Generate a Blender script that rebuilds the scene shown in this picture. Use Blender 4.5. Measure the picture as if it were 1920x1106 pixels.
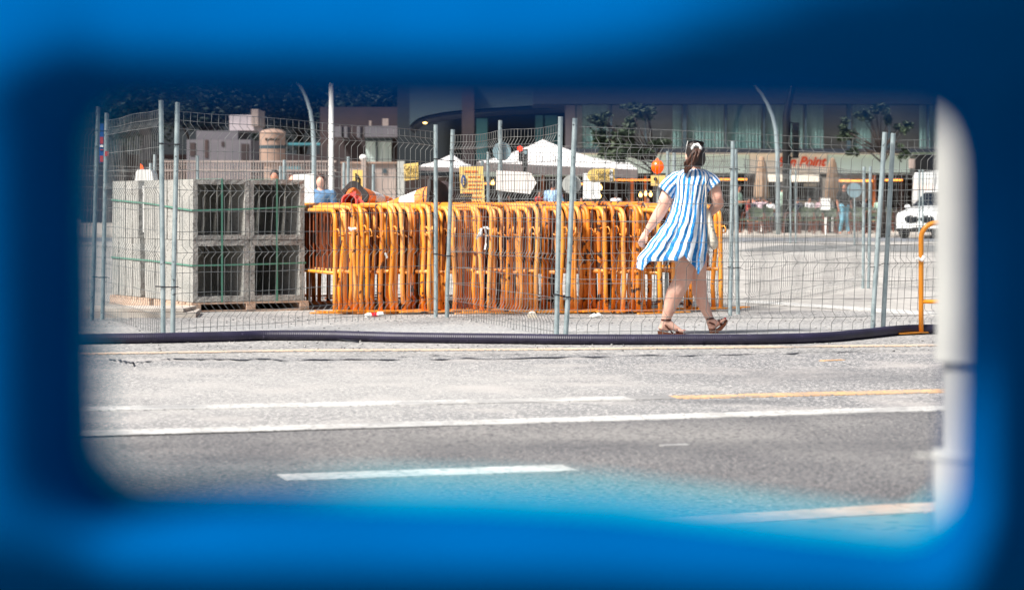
import bpy, math, random
from mathutils import Vector, Matrix, noise
R = math.radians
random.seed(7)
scene = bpy.context.scene
col = scene.collection
for o in list(bpy.data.objects): bpy.data.objects.remove(o)

# ------------------------------------------------------------ camera, sky, sun, exposure
F = 4533.0; CX = 960.0; HY = 380.0; CH = 1.11      # focal length, centre, horizon (photo pixels), eye height (m)
cam_d = bpy.data.cameras.new('Camera'); cam = bpy.data.objects.new('Camera', cam_d); col.objects.link(cam)
cam.location = (0, 0, CH); cam.rotation_euler = (R(90), 0, 0)
cam_d.sensor_width = 36; cam_d.lens = 36 * F / 1920
cam_d.shift_y = -(553 - HY) / 1920
cam_d.clip_start = 0.05; cam_d.clip_end = 2000
cam_d.dof.use_dof = True; cam_d.dof.focus_distance = 20.6
cam_d.dof.aperture_fstop = cam_d.lens / 1000 / 0.0215
scene.camera = cam
SUN_EL, SUN_AZ = 50, -52            # elevation; azimuth measured from behind the camera towards its left
w = bpy.data.worlds.new('World'); scene.world = w; w.use_nodes = True
nt = w.node_tree; bg = nt.nodes['Background']; sky = nt.nodes.new('ShaderNodeTexSky')
sky.sky_type = 'NISHITA'; sky.sun_disc = False; sky.sun_elevation = R(SUN_EL); sky.sun_rotation = R(180 - SUN_AZ - 76)
sky.dust_density = 4; sky.air_density = 1.0; sky.ozone_density = 1.0
nt.links.new(sky.outputs[0], bg.inputs[0]); bg.inputs[1].default_value = 0.06
sd = bpy.data.lights.new('Sun', 'SUN'); sun = bpy.data.objects.new('Sun', sd); col.objects.link(sun)
sd.energy = 3.9; sd.angle = R(9); sd.color = (1, .965, .905)
# light travels towards +y (away from camera), to the right and down
dirv = Vector((math.sin(R(-SUN_AZ)) * math.cos(R(SUN_EL)), math.cos(R(-SUN_AZ)) * math.cos(R(SUN_EL)), -math.sin(R(SUN_EL))))
sun.rotation_euler = dirv.to_track_quat('-Z', 'Y').to_euler()
sky.sun_rotation = math.atan2(-dirv.x, -dirv.y)
scene.view_settings.view_transform = 'Standard'; scene.view_settings.look = 'None'
scene.view_settings.gamma = 1; scene.view_settings.exposure = 1.02
scene.render.resolution_x = 1024; scene.render.resolution_y = 589

# ------------------------------------------------------------ helpers
def P(px, py, D): return Vector(((px - CX) * D / F, D, CH - (py - HY) * D / F))
def G(px, py, z=0.0):
    D = F * (CH - z) / (py - HY); return Vector(((px - CX) * D / F, D, z))
def lin(c):
    return tuple(((v / 255) / 12.92 if v / 255 <= .04045 else (((v / 255) + .055) / 1.055) ** 2.4) for v in c) + (1,)
_rgb = lin

def mat(name, c1, c2=None, scale=6, rough=.6, metal=0, bump=0, bscale=60, spec=.5, lo=.35, hi=.65, emit=0, stretch=None, rust=None, grain=None, coord='Object', trans=0):
    m = bpy.data.materials.new(name); m.use_nodes = True; n = m.node_tree; b = n.nodes['Principled BSDF']
    L = n.links
    b.inputs['Roughness'].default_value = rough; b.inputs['Metallic'].default_value = metal
    b.inputs['Specular IOR Level'].default_value = spec
    tc = n.nodes.new('ShaderNodeTexCoord'); oi = n.nodes.new('ShaderNodeObjectInfo')
    mp = n.nodes.new('ShaderNodeVectorMath'); mp.operation = 'MULTIPLY_ADD'
    mp.inputs[1].default_value = stretch or (1, 1, 1)
    off = n.nodes.new('ShaderNodeMath'); off.operation = 'MULTIPLY'; off.inputs[1].default_value = 37
    L.new(oi.outputs['Random'], off.inputs[0]); L.new(tc.outputs[coord], mp.inputs[0]); L.new(off.outputs[0], mp.inputs[2])
    vec = mp.outputs[0]
    def noise_(s, d=4):
        t = n.nodes.new('ShaderNodeTexNoise'); t.inputs['Scale'].default_value = s; t.inputs['Detail'].default_value = d
        L.new(vec, t.inputs['Vector']); return t.outputs['Fac']
    def ramp(f, a, bb):
        r = n.nodes.new('ShaderNodeMapRange'); r.inputs[1].default_value = a; r.inputs[2].default_value = bb; L.new(f, r.inputs[0]); return r.outputs[0]
    def mix(f, A, B):
        x = n.nodes.new('ShaderNodeMix'); x.data_type = 'RGBA'
        L.new(f, x.inputs[0])
        for s, v in ((6, A), (7, B)):
            if isinstance(v, tuple): x.inputs[s].default_value = v
            else: L.new(v, x.inputs[s])
        return x.outputs[2]
    c = _rgb(c1)
    if c2 is not None: c = mix(ramp(noise_(scale), lo, hi), _rgb(c1), _rgb(c2))
    for g in (grain or []):                    # (colour, scale, lo, hi)
        c = mix(ramp(noise_(g[1], g[4] if len(g) > 4 else 2), g[2], g[3]), c, _rgb(g[0]))
    if rust:
        c = mix(ramp(noise_(rust[1], 6), rust[2], rust[2] + .03), c, _rgb(rust[0]))
    if isinstance(c, tuple): b.inputs['Base Color'].default_value = c
    else: L.new(c, b.inputs['Base Color'])
    if bump:
        bp = n.nodes.new('ShaderNodeBump'); bp.inputs['Strength'].default_value = bump; bp.inputs['Distance'].default_value = .01
        L.new(noise_(bscale, 5), bp.inputs['Height']); L.new(bp.outputs[0], b.inputs['Normal'])
    if emit:
        b.inputs['Emission Color'].default_value = _rgb(c1); b.inputs['Emission Strength'].default_value = emit
    if trans: b.inputs['Transmission Weight'].default_value = trans
    return m

class MB:
    def __init__(s): s.v = []; s.f = []; s.uv = None
    def add(s, vs, fs):
        n = len(s.v); s.v += [Vector(a) for a in vs]; s.f += [tuple(i + n for i in f) for f in fs]; return s
    def box(s, c, size, rot=None):
        hx, hy, hz = [a / 2 for a in size]; vs = []
        for z in (-hz, hz):
            for x, y in ((-hx, -hy), (hx, -hy), (hx, hy), (-hx, hy)):
                p = Vector((x, y, z)); p = rot @ p if rot else p; vs.append(p + Vector(c))
        return s.add(vs, [(3, 2, 1, 0), (4, 5, 6, 7), (0, 1, 5, 4), (1, 2, 6, 5), (2, 3, 7, 6), (3, 0, 4, 7)])
    def bar(s, a, b, w, h):      # rectangular bar between two points
        a, b = Vector(a), Vector(b); d = b - a; q = d.to_track_quat('X', 'Z').to_matrix()
        return s.box((a + b) / 2, (d.length, w, h), q)
    def tube(s, pts, r, n=8, cap=True, sc=(1, 1)):
        pts = [Vector(p) for p in pts]; k = len(pts)
        rs = r if isinstance(r, (list, tuple)) else [r] * k
        vs = []; up = None
        for i, p in enumerate(pts):
            t = (pts[min(i + 1, k - 1)] - pts[max(i - 1, 0)])
            t = t.normalized() if t.length > 1e-9 else Vector((0, 0, 1))
            if up is None:
                up = Vector((0, 0, 1)) if abs(t.z) < .9 else Vector((0, 1, 0))
            a = up - t * up.dot(t)
            if a.length < 1e-6: a = t.orthogonal()
            a.normalize(); b = t.cross(a); up = a
            for j in range(n):
                q = 2 * math.pi * j / n
                vs.append(p + a * math.cos(q) * rs[i] * sc[0] + b * math.sin(q) * rs[i] * sc[1])
        fs = [(i * n + j, i * n + (j + 1) % n, (i + 1) * n + (j + 1) % n, (i + 1) * n + j) for i in range(k - 1) for j in range(n)]
        if cap: fs += [tuple(range(n - 1, -1, -1)), tuple((k - 1) * n + j for j in range(n))]
        return s.add(vs, fs)
    def cap(s, a, b, r0, r1, n=12):     # rounded tapered limb segment
        a, b = Vector(a), Vector(b); d = (b - a).normalized(); pts = []; rs = []
        for q in (80, 50, 25): pts.append(a - d * r0 * math.sin(R(q))); rs.append(r0 * math.cos(R(q)))
        pts.append(a); rs.append(r0); pts.append(b); rs.append(r1)
        for q in (25, 50, 80): pts.append(b + d * r1 * math.sin(R(q))); rs.append(r1 * math.cos(R(q)))
        return s.tube(pts, rs, n)
    def blob(s, c, rad, nu=14, nv=9, rot=None):
        vs = []; c = Vector(c)
        for i in range(nv + 1):
            th = math.pi * (i + .02) / (nv + .04)
            for j in range(nu):
                ph = 2 * math.pi * j / nu
                p = Vector((rad[0] * math.sin(th) * math.cos(ph), rad[1] * math.sin(th) * math.sin(ph), rad[2] * math.cos(th)))
                vs.append((rot @ p if rot else p) + c)
        fs = [(i * nu + j, (i + 1) * nu + j, (i + 1) * nu + (j + 1) % nu, i * nu + (j + 1) % nu) for i in range(nv) for j in range(nu)]
        fs += [tuple(range(nu)), tuple(nv * nu + j for j in range(nu - 1, -1, -1))]
        return s.add(vs, fs)
    def prism(s, poly, d):      # planar polygon (list of 3-D points) extruded by vector d
        n = len(poly); d = Vector(d); vs = [Vector(p) for p in poly] + [Vector(p) + d for p in poly]
        fs = [tuple(range(n)), tuple(range(2 * n - 1, n - 1, -1))] + [(i, i + n, (i + 1) % n + n, (i + 1) % n) for i in range(n)]
        return s.add(vs, fs)
    def build(s, name, m, parent=None, smooth=False, local=False, loc=None):
        base = wl(parent) if (parent and not local) else Vector((0, 0, 0))
        if parent is None and loc is not None: base = Vector(loc)
        me = bpy.data.meshes.new(name); me.from_pydata([v - base for v in s.v], [], s.f)
        import bmesh
        b = bmesh.new(); b.from_mesh(me)
        if s.uv is None: bmesh.ops.recalc_face_normals(b, faces=b.faces)
        b.to_mesh(me); b.free()
        if smooth: me.shade_smooth()
        me.materials.append(m)
        o = bpy.data.objects.new(name, me); col.objects.link(o)
        if parent: o.parent = parent
        elif loc is not None: o.location = loc
        return o
def wl(o):
    v = Vector((0, 0, 0))
    while o: v = v + o.location; o = o.parent
    return v
def tag(o, label, cat, group=None, kind=None):
    if label: o['label'] = label
    if cat: o['category'] = cat
    if group: o['group'] = group
    if kind: o['kind'] = kind
    return o
def thing(name, label, cat, loc=(0, 0, 0), rz=0, group=None):
    o = bpy.data.objects.new(name, None); col.objects.link(o); o.location = loc; o.rotation_euler = (0, 0, rz)
    o.empty_display_size = .1
    return tag(o, label, cat, group)
def struct(o): o['kind'] = 'structure'; return o
def dup(root, loc, rot=(0, 0, 0), label=None, cat=None, group=None):
    def cp(o, par):
        c = o.copy(); col.objects.link(c); c.parent = par
        for ch in [x for x in bpy.data.objects if x.parent == o]: cp(ch, c)
        return c
    r = cp(root, None); r.location = loc; r.rotation_euler = rot
    if label: r['label'] = label
    if cat: r['category'] = cat
    if group: r['group'] = group
    return r
def fuse(o, voxel, it=4):          # one continuous skin out of overlapping limbs
    m = o.modifiers.new('r', 'REMESH'); m.mode = 'VOXEL'; m.voxel_size = voxel; m.use_smooth_shade = True
    sm = o.modifiers.new('s', 'SMOOTH'); sm.iterations = it; sm.factor = .5
    dg = bpy.context.evaluated_depsgraph_get(); dg.update()
    me = bpy.data.meshes.new_from_object(o.evaluated_get(dg)); mt = o.data.materials[0]
    o.modifiers.clear(); o.data = me
    me.materials.clear(); me.materials.append(mt); me.shade_smooth(); return o
def text(name, body, size, m, parent, pos, shear=0, extrude=.004, align='CENTER', bold=0, sx=1):
    c = bpy.data.curves.new(name, 'FONT'); c.body = body; c.size = size; c.extrude = extrude; c.shear = shear
    c.align_x = align; c.align_y = 'CENTER'; c.offset = bold
    t = bpy.data.objects.new(name, c); col.objects.link(t)
    dg = bpy.context.evaluated_depsgraph_get(); dg.update()
    me = bpy.data.meshes.new_from_object(t.evaluated_get(dg)); bpy.data.objects.remove(t)
    me.materials.clear(); me.materials.append(m)
    me.transform(Matrix.Rotation(R(90), 4, 'X') @ Matrix.Scale(sx, 4, (1, 0, 0)))
    o = bpy.data.objects.new(name, me); col.objects.link(o); o.parent = parent
    o.location = Vector(pos) - wl(parent); return o
def pbox(mb, x0, y0, x1, y1, D, th):     # box whose front face covers a pixel rectangle at distance D
    a = P(x0, y0, D); b = P(x1, y1, D)
    return mb.box(((a.x + b.x) / 2, D + th / 2, (a.z + b.z) / 2), (abs(b.x - a.x), th, abs(a.z - b.z)))

# ------------------------------------------------------------ materials
M = {}
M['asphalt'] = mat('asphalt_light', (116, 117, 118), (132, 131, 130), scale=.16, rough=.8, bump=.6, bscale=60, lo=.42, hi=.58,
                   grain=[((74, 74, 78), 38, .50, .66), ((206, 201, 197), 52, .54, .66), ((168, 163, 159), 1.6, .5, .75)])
M['asphalt_dark'] = mat('asphalt_dark', (100, 100, 101), (112, 111, 110), scale=.7, rough=.8, bump=.6, bscale=60,
                        grain=[((84, 84, 86), .8, .5, .7), ((132, 130, 127), .5, .52, .7), ((58, 58, 62), 42, .48, .66), ((160, 154, 150), 60, .54, .68)])
M['gravel'] = mat('asphalt_worn', (124, 123, 122), (156, 153, 150), scale=1.2, rough=.9, bump=.7, bscale=36,
                  grain=[((66, 68, 72), 24, .52, .66), ((196, 193, 188), 34, .55, .68)])
M['concrete_g'] = mat('concrete_ground', (145, 142, 137), (170, 166, 161), scale=.35, rough=.9, grain=[((138, 134, 130), 1.3, .55, .75), ((206, 200, 192), 6, .55, .8)])
M['far_asphalt'] = mat('far_asphalt', (98, 103, 110), (124, 125, 128), scale=.4, rough=.8)
M['pavement'] = mat('pavement', (168, 160, 150), (188, 180, 170), scale=2, rough=.85)
M['sidewalk'] = mat('sidewalk', (104, 106, 106), (124, 124, 122), scale=5, rough=.85, grain=[((84, 84, 84), 14, .6, .66)])
M['kerb'] = mat('kerb_stone', (172, 140, 120), (196, 164, 144), scale=9, rough=.8, grain=[((140, 128, 120), 20, .6, .68)])
M['white_paint'] = mat('white_paint', (208, 207, 203), (178, 176, 172), scale=3, rough=.7, grain=[((132, 131, 130), 36, .54, .66), ((140, 139, 138), 2.0, .54, .76), ((150, 148, 146), 9, .54, .8)])
M['white_faded'] = mat('white_paint_faded', (176, 174, 170), (150, 148, 146), scale=3, rough=.8, grain=[((128, 127, 126), 30, .44, .58), ((130, 129, 128), 1.6, .42, .66)])
M['yellow_paint'] = mat('yellow_paint', (216, 164, 110), (214, 174, 130), scale=6, rough=.7, grain=[((134, 130, 126), 42, .50, .62), ((134, 130, 126), 4, .52, .75)])
M['yellow_worn'] = mat('yellow_worn', (206, 178, 150), (214, 190, 164), scale=3, rough=.8, grain=[((140, 138, 136), 50, .48, .62), ((140, 138, 136), 1.5, .5, .7)])
M['crack'] = mat('crack_tar', (44, 46, 54), rough=.7)
M['galv'] = mat('galvanised', (176, 190, 192), (146, 162, 166), scale=14, rough=.42, metal=.55, grain=[((92, 100, 102), 26, .66, .72)])
M['wire'] = mat('wire', (150, 152, 150), (104, 106, 106), scale=5, rough=.5, metal=.6)
M['tie'] = mat('black_tie', (18, 20, 30), rough=.5)
M['block'] = mat('cast_concrete', (146, 146, 142), (164, 162, 157), scale=5, rough=.95, bump=.8, bscale=45, spec=.2,
                 grain=[((92, 90, 86), 55, .56, .7), ((186, 184, 178), 80, .6, .72)])
M['strap'] = mat('green_strap', (78, 132, 114), rough=.35)
M['wood'] = mat('pallet_wood', (168, 140, 120), (196, 172, 152), scale=7, rough=.85, stretch=(1, 6, 6), grain=[((112, 84, 66), 24, .58, .7)])
M['ply'] = mat('weathered_board', (190, 182, 172), (166, 156, 146), scale=4, rough=.9)
ogr = dict(scale=3.0, rough=.5)
M['orange'] = mat('orange_paint', (236, 148, 38), (232, 160, 76), lo=.42, hi=.66, scale=2.6, rough=.42, rust=((92, 48, 26), 13, .635), bump=.15, bscale=40)
M['orange_b'] = mat('orange_paint_faded', (232, 164, 92), (234, 144, 36), lo=.42, hi=.7, scale=3, rough=.55, rust=((84, 42, 22), 10, .66), bump=.15, bscale=40)
M['orange_c'] = mat('orange_paint_rusty', (228, 138, 34), (194, 106, 30), scale=4, rough=.55, rust=((60, 34, 24), 12, .575), bump=.25, bscale=40)
M['orange_d'] = mat('orange_shadow_rust', (138, 66, 18), (88, 42, 18), scale=4, rough=.7, rust=((48, 28, 22), 9, .56))  # rust plus the shade of the gaps, put into the bar colour
M['orange_clean'] = mat('orange_gloss', (238, 148, 34), (232, 152, 54), scale=4, rough=.3, rust=((80, 50, 34), 16, .70))
M['hose'] = mat('hose', (36, 31, 56), (26, 22, 42), scale=6, rough=.5, grain=[((70, 64, 86), 30, .66, .75)])
M['blue'] = mat('blue_plastic', (0, 74, 132), (0, 69, 124), scale=14, rough=1, spec=0)
M['rim'] = mat('teal_rim', (0, 188, 206), rough=1, spec=0)
M['pvc'] = mat('white_plastic', (196, 196, 190), (184, 184, 180), scale=5, rough=.45)
M['skin'] = mat('skin', (226, 182, 162), (216, 162, 142), scale=9, rough=.55, spec=.3)
M['skin2'] = mat('skin_tan', (196, 134, 108), rough=.6)
M['hair'] = mat('dark_hair', (24, 19, 18), (44, 30, 24), scale=24, rough=.45, stretch=(3, 3, .6), bump=.5, bscale=60)
M['auburn'] = mat('auburn_hair', (88, 50, 32), (46, 28, 22), scale=30, rough=.45, stretch=(3, 3, .5), bump=.7, bscale=60)
M['leather'] = mat('brown_leather', (92, 40, 24), (72, 32, 20), scale=20, rough=.55)
M['sole'] = mat('cork_sole', (112, 62, 36), (92, 50, 30), scale=30, rough=.8)
M['red'] = mat('red_polish', (214, 30, 44), rough=.3)
M['black'] = mat('black_plastic', (14, 14, 16), rough=.35)
M['rubber'] = mat('black_rubber', (34, 33, 34), (52, 50, 50), scale=10, rough=.8)
M['white'] = mat('white_plain', (236, 236, 232), rough=.5)
M['canvas'] = mat('cream_canvas', (228, 218, 200), (212, 200, 180), scale=12, rough=.9, bump=.4, bscale=40)
M['cone_o'] = mat('cone_orange', (240, 128, 36), (222, 140, 76), scale=9, rough=.55)
M['cone_p'] = mat('cone_pink', (226, 104, 96), (210, 84, 78), scale=5, rough=.55)
M['sign_y'] = mat('sign_yellow', (236, 202, 120), rough=.5)
M['sign_blue'] = mat('sign_blue', (30, 78, 150), rough=.5)
M['sign_txt'] = mat('sign_orange_text', (222, 112, 40), rough=.5)
M['ink'] = mat('dark_ink', (30, 26, 22), rough=.6)
M['lamp_red'] = mat('red_lamp', (255, 40, 20), emit=2.5)
M['lamp_org'] = mat('orange_beacon', (252, 92, 10), rough=.25, emit=.35)
M['warm'] = mat('warm_light', (255, 148, 60), emit=1.7)
M['bulb'] = mat('warm_bulb', (255, 204, 120), emit=3.5)
M['disc'] = mat('sign_back', (126, 150, 158), rough=.5)
M['disc2'] = mat('sign_back_pale', (166, 168, 164), rough=.5)
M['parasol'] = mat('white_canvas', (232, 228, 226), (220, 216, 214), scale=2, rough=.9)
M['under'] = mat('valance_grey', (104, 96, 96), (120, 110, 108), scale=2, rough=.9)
M['tan'] = mat('tan_canvas', (158, 134, 112), (138, 114, 94), scale=8, rough=.9)
M['fascia'] = mat('fascia_cream', (248, 236, 218), rough=.6)
M['fascia_m'] = mat('fascia_mint', (206, 228, 218), (214, 232, 222), scale=.6, rough=.6)
M['script'] = mat('red_letter', (240, 84, 20), rough=.5)
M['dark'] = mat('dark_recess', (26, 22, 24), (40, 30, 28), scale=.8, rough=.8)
M['brown'] = mat('dark_brown', (52, 28, 22), (30, 20, 18), scale=1.5, rough=.7)
M['timber'] = mat('timber_post', (168, 92, 46), rough=.6)
M['slab'] = mat('navy_slab', (34, 42, 54), (26, 34, 46), scale=.4, rough=.7)
M['mull'] = mat('mullion', (52, 68, 76), rough=.5)
M['curtain'] = mat('curtain_pale', (222, 236, 232), (186, 208, 206), scale=3, rough=.9, stretch=(6, 1, .15))
M['taupe'] = mat('taupe_wall', (182, 172, 176), (160, 152, 158), scale=.6, rough=.9)
M['teal'] = mat('teal_column', (84, 146, 156), (66, 124, 136), scale=1, rough=.4)
M['pinkwall'] = mat('pale_render', (84, 84, 92), (104, 100, 106), scale=.5, rough=.9)
M['beige'] = mat('beige_stone', (166, 152, 144), (146, 132, 126), scale=.8, rough=.9)
M['brownwall'] = mat('brown_wall', (64, 50, 50), (44, 38, 42), scale=.4, rough=.9)
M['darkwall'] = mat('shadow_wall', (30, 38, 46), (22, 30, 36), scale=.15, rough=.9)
M['leaf'] = mat('leaf_dark', (30, 54, 44), (14, 32, 30), scale=1.5, rough=.7)
M['leaf2'] = mat('leaf_olive', (62, 76, 52), (36, 50, 38), scale=3, rough=.7)
M['bark'] = mat('bark', (66, 56, 52), (48, 42, 40), scale=9, rough=.9)
M['pole_w'] = mat('pale_pole', (142, 156, 160), rough=.5)
M['tin'] = mat('column_tan', (156, 130, 116), (142, 118, 104), scale=1.5, rough=.6)
M['chair_g'] = mat('chair_sage', (92, 104, 84), (66, 78, 66), scale=9, rough=.8)
M['chair_l'] = mat('chair_leg', (112, 60, 42), rough=.6)
M['car'] = mat('car_white', (226, 228, 228), rough=.2)
M['glassd'] = mat('dark_glass', (22, 28, 34), rough=.08)
M['chrome'] = mat('chrome', (170, 174, 178), rough=.2, metal=.9)
M['tyre'] = mat('tyre', (20, 20, 22), rough=.8)
for k, c in dict(mint=(168, 200, 180), blacks=(20, 20, 24), lblue=(150, 184, 220), cyan=(120, 184, 208), reds=(176, 56, 50), whites=(222, 222, 224),
                 pinkish=(206, 178, 186), denim=(88, 122, 156), navy=(28, 36, 56), grey=(96, 98, 104), jean=(56, 76, 108)).items():
    M[k] = mat('cloth_' + k, c, rough=.9)
def stripes(name, n=20, ph=0.0):
    m = bpy.data.materials.new(name); m.use_nodes = True; t = m.node_tree; b = t.nodes['Principled BSDF']; L = t.links
    b.inputs['Roughness'].default_value = .9; b.inputs['Specular IOR Level'].default_value = .15
    uv = t.nodes.new('ShaderNodeUVMap'); sp = t.nodes.new('ShaderNodeSeparateXYZ'); L.new(uv.outputs[0], sp.inputs[0])
    no = t.nodes.new('ShaderNodeTexNoise'); no.inputs['Scale'].default_value = 5; L.new(uv.outputs[0], no.inputs['Vector'])
    a = t.nodes.new('ShaderNodeMath'); a.operation = 'MULTIPLY_ADD'; a.inputs[1].default_value = n; L.new(sp.outputs[0], a.inputs[0])
    a2 = t.nodes.new('ShaderNodeMath'); a2.operation = 'MULTIPLY_ADD'; a2.inputs[1].default_value = .5; a2.inputs[2].default_value = ph
    L.new(no.outputs[0], a2.inputs[0]); L.new(a2.outputs[0], a.inputs[2])
    fr = t.nodes.new('ShaderNodeMath'); fr.operation = 'FRACT'; L.new(a.outputs[0], fr.inputs[0])
    s1 = t.nodes.new('ShaderNodeMapRange'); s1.inputs[1].default_value = .06; s1.inputs[2].default_value = .0; L.new(fr.outputs[0], s1.inputs[0])
    d = t.nodes.new('ShaderNodeMath'); d.operation = 'COMPARE'; d.inputs[1].default_value = .5; d.inputs[2].default_value = .245; L.new(fr.outputs[0], d.inputs[0])
    tc = t.nodes.new('ShaderNodeTexCoord'); n2 = t.nodes.new('ShaderNodeTexNoise'); n2.inputs['Scale'].default_value = 40; L.new(tc.outputs['Object'], n2.inputs['Vector'])
    r2 = t.nodes.new('ShaderNodeMapRange'); r2.inputs[1].default_value = .4; r2.inputs[2].default_value = .62; L.new(n2.outputs[0], r2.inputs[0])
    mx0 = t.nodes.new('ShaderNodeMix'); mx0.data_type = 'RGBA'; mx0.inputs[6].default_value = _rgb((26, 108, 176)); mx0.inputs[7].default_value = _rgb((60, 140, 198)); L.new(r2.outputs[0], mx0.inputs[0])
    mx = t.nodes.new('ShaderNodeMix'); mx.data_type = 'RGBA'; mx.inputs[6].default_value = _rgb((232, 236, 240)); L.new(d.outputs[0], mx.inputs[0]); L.new(mx0.outputs[2], mx.inputs[7])
    L.new(mx.outputs[2], b.inputs['Base Color']); return m
M['stripe'] = stripes('striped_cotton', 24); M['stripe_s'] = stripes('striped_cotton_sleeve', 11)
def glass_mat():
    m = bpy.data.materials.new('window_glass'); m.use_nodes = True; t = m.node_tree; t.nodes.remove(t.nodes['Principled BSDF'])
    g = t.nodes.new('ShaderNodeBsdfGlossy'); g.inputs['Roughness'].default_value = .03; tr = t.nodes.new('ShaderNodeBsdfTransparent')
    tr.inputs[0].default_value = (.86, .92, .93, 1)
    x = t.nodes.new('ShaderNodeMixShader'); x.inputs[0].default_value = .12
    t.links.new(tr.outputs[0], x.inputs[1]); t.links.new(g.outputs[0], x.inputs[2]); t.links.new(x.outputs[0], t.nodes['Material Output'].inputs[0]); return m
M['glass'] = glass_mat()

# ------------------------------------------------------------ ground, road and its markings
def sheet(name, pts, z, m, th=None):
    mb = MB(); vs = [(p[0], p[1], z) for p in pts]; mb.add(vs, [tuple(range(len(vs)))])
    o = mb.build(name, m); struct(o)
    if o.data.polygons[0].normal.z < 0: o.data.flip_normals()
    return o
sheet('ground', [(-700, -300), (700, -300), (700, 900), (-700, 900)], 0, M['concrete_g'])
sheet('road', [(-60, 2), (60, 2), (60, 26.5), (-60, 22.8)], .004, M['gravel'])
def glare_stain(m, cx, cy, rx, ry, c):      # soft oval painted into the road colour: pale glare, dark oil and wheel marks
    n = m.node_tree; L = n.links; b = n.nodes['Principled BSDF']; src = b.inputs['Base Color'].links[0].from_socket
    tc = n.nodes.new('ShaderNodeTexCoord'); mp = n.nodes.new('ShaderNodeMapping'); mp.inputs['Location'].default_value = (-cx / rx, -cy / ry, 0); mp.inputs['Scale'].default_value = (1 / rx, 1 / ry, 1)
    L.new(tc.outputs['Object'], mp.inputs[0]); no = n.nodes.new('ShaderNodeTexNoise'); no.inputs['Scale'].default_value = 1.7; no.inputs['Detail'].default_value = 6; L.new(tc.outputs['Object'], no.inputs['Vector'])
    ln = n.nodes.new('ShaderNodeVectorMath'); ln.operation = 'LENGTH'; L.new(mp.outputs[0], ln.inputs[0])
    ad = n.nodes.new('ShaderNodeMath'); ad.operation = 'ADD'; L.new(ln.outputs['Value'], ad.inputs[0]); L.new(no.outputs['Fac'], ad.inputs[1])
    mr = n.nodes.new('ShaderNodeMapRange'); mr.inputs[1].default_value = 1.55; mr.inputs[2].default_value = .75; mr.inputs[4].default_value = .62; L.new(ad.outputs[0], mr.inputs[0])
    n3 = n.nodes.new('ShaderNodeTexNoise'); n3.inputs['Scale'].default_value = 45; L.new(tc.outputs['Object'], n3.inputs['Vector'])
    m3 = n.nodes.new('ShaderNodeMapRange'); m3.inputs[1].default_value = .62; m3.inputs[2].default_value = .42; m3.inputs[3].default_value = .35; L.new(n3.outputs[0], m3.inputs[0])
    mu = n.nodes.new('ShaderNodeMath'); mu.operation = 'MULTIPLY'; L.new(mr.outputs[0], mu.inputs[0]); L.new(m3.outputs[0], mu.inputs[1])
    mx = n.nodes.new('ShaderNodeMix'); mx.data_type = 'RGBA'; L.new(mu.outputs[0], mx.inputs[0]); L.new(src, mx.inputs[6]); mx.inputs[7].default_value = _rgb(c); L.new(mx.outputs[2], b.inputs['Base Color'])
glare_stain(M['asphalt'], -.9, 14.3, 2.6, 3.6, (176, 174, 170)); glare_stain(M['gravel'], 0, 21, 5, 1.6, (172, 173, 173)); glare_stain(M['asphalt_dark'], 1.6, 10.9, 5.5, .42, (74, 74, 77)); glare_stain(M['asphalt_dark'], -1.2, 10.4, .5, .35, (66, 66, 70)); glare_stain(M['asphalt'], 2.2, 15.4, 1.6, .9, (84, 85, 88)); glare_stain(M['asphalt'], 1.2, 13.4, .7, .25, (70, 71, 74))  # the pale left-centre glare is put in the asphalt colour; dark ovals are stains
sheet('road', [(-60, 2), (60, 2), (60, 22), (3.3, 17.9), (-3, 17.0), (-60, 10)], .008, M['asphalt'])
def gp(px, py, z=0):
    g = G(px, py, z); return (g.x, g.y)
sheet('road', [(-40, 1), (40, 1), (40, 26.2)] + [gp(1765, 775), gp(960, 800), gp(160, 822)] + [(-40, -1.5)], .012, M['asphalt_dark'])
def marking(name, pts, w, m, z, label=None):
    """painted line of width w following pixel points"""
    mb = MB(); q = [Vector(gp(*p)) for p in pts]; vs = []
    for i, p in enumerate(q):
        t = (q[min(i + 1, len(q) - 1)] - q[max(i - 1, 0)]).normalized(); n = Vector((-t.y, t.x)) * w / 2
        vs += [(p.x + n.x, p.y + n.y, z), (p.x - n.x, p.y - n.y, z)]
    n = len(vs); vs += [(a, b, z - .006) for a, b, c in vs]
    fs = [(2 * i, 2 * i + 1, 2 * i + 3, 2 * i + 2) for i in range(len(q) - 1)]
    fs += [(2 * i + s, 2 * i + 2 + s, n + 2 * i + 2 + s, n + 2 * i + s) for i in range(len(q) - 1) for s in (0, 1)] + [(0, 1, n + 1, n), (n - 2, n - 1, 2 * n - 1, 2 * n - 2)]
    fs += [(n + 2 * i, n + 2 * i + 1, n + 2 * i + 3, n + 2 * i + 2) for i in range(len(q) - 1)]
    mb.add(vs, fs); return struct(mb.build(name, m))
def ext(a, b, t): return (a[0] + (b[0] - a[0]) * t, a[1] + (b[1] - a[1]) * t)
marking('road_marking', [(-500, 838), (160, 818), (960, 795), (1765, 770), (2300, 753)], .25, M['white_paint'], .016)
marking('road_marking', [(-500, 784), (180, 770), (900, 756), (1180, 750)], .25, M['white_paint'], .013)
marking('road_marking', [(1170, 750), (1262, 748)], .22, M['white_faded'], .0125)
marking('road_marking', [(1262, 748), (1390, 746)], .2, M['yellow_paint'], .013)
marking('road_marking', [(1398, 745), (1765, 736), (2200, 725)], .22, M['yellow_paint'], .013)
marking('road_marking', [(530, 901), (800, 892), (1068, 883)], .22, M['white_paint'], .017)
marking('road_marking', [(-400, 672), (180, 665), (560, 659), (1000, 657), (1765, 649), (2300, 645)], .17, M['yellow_worn'], .012)
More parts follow.
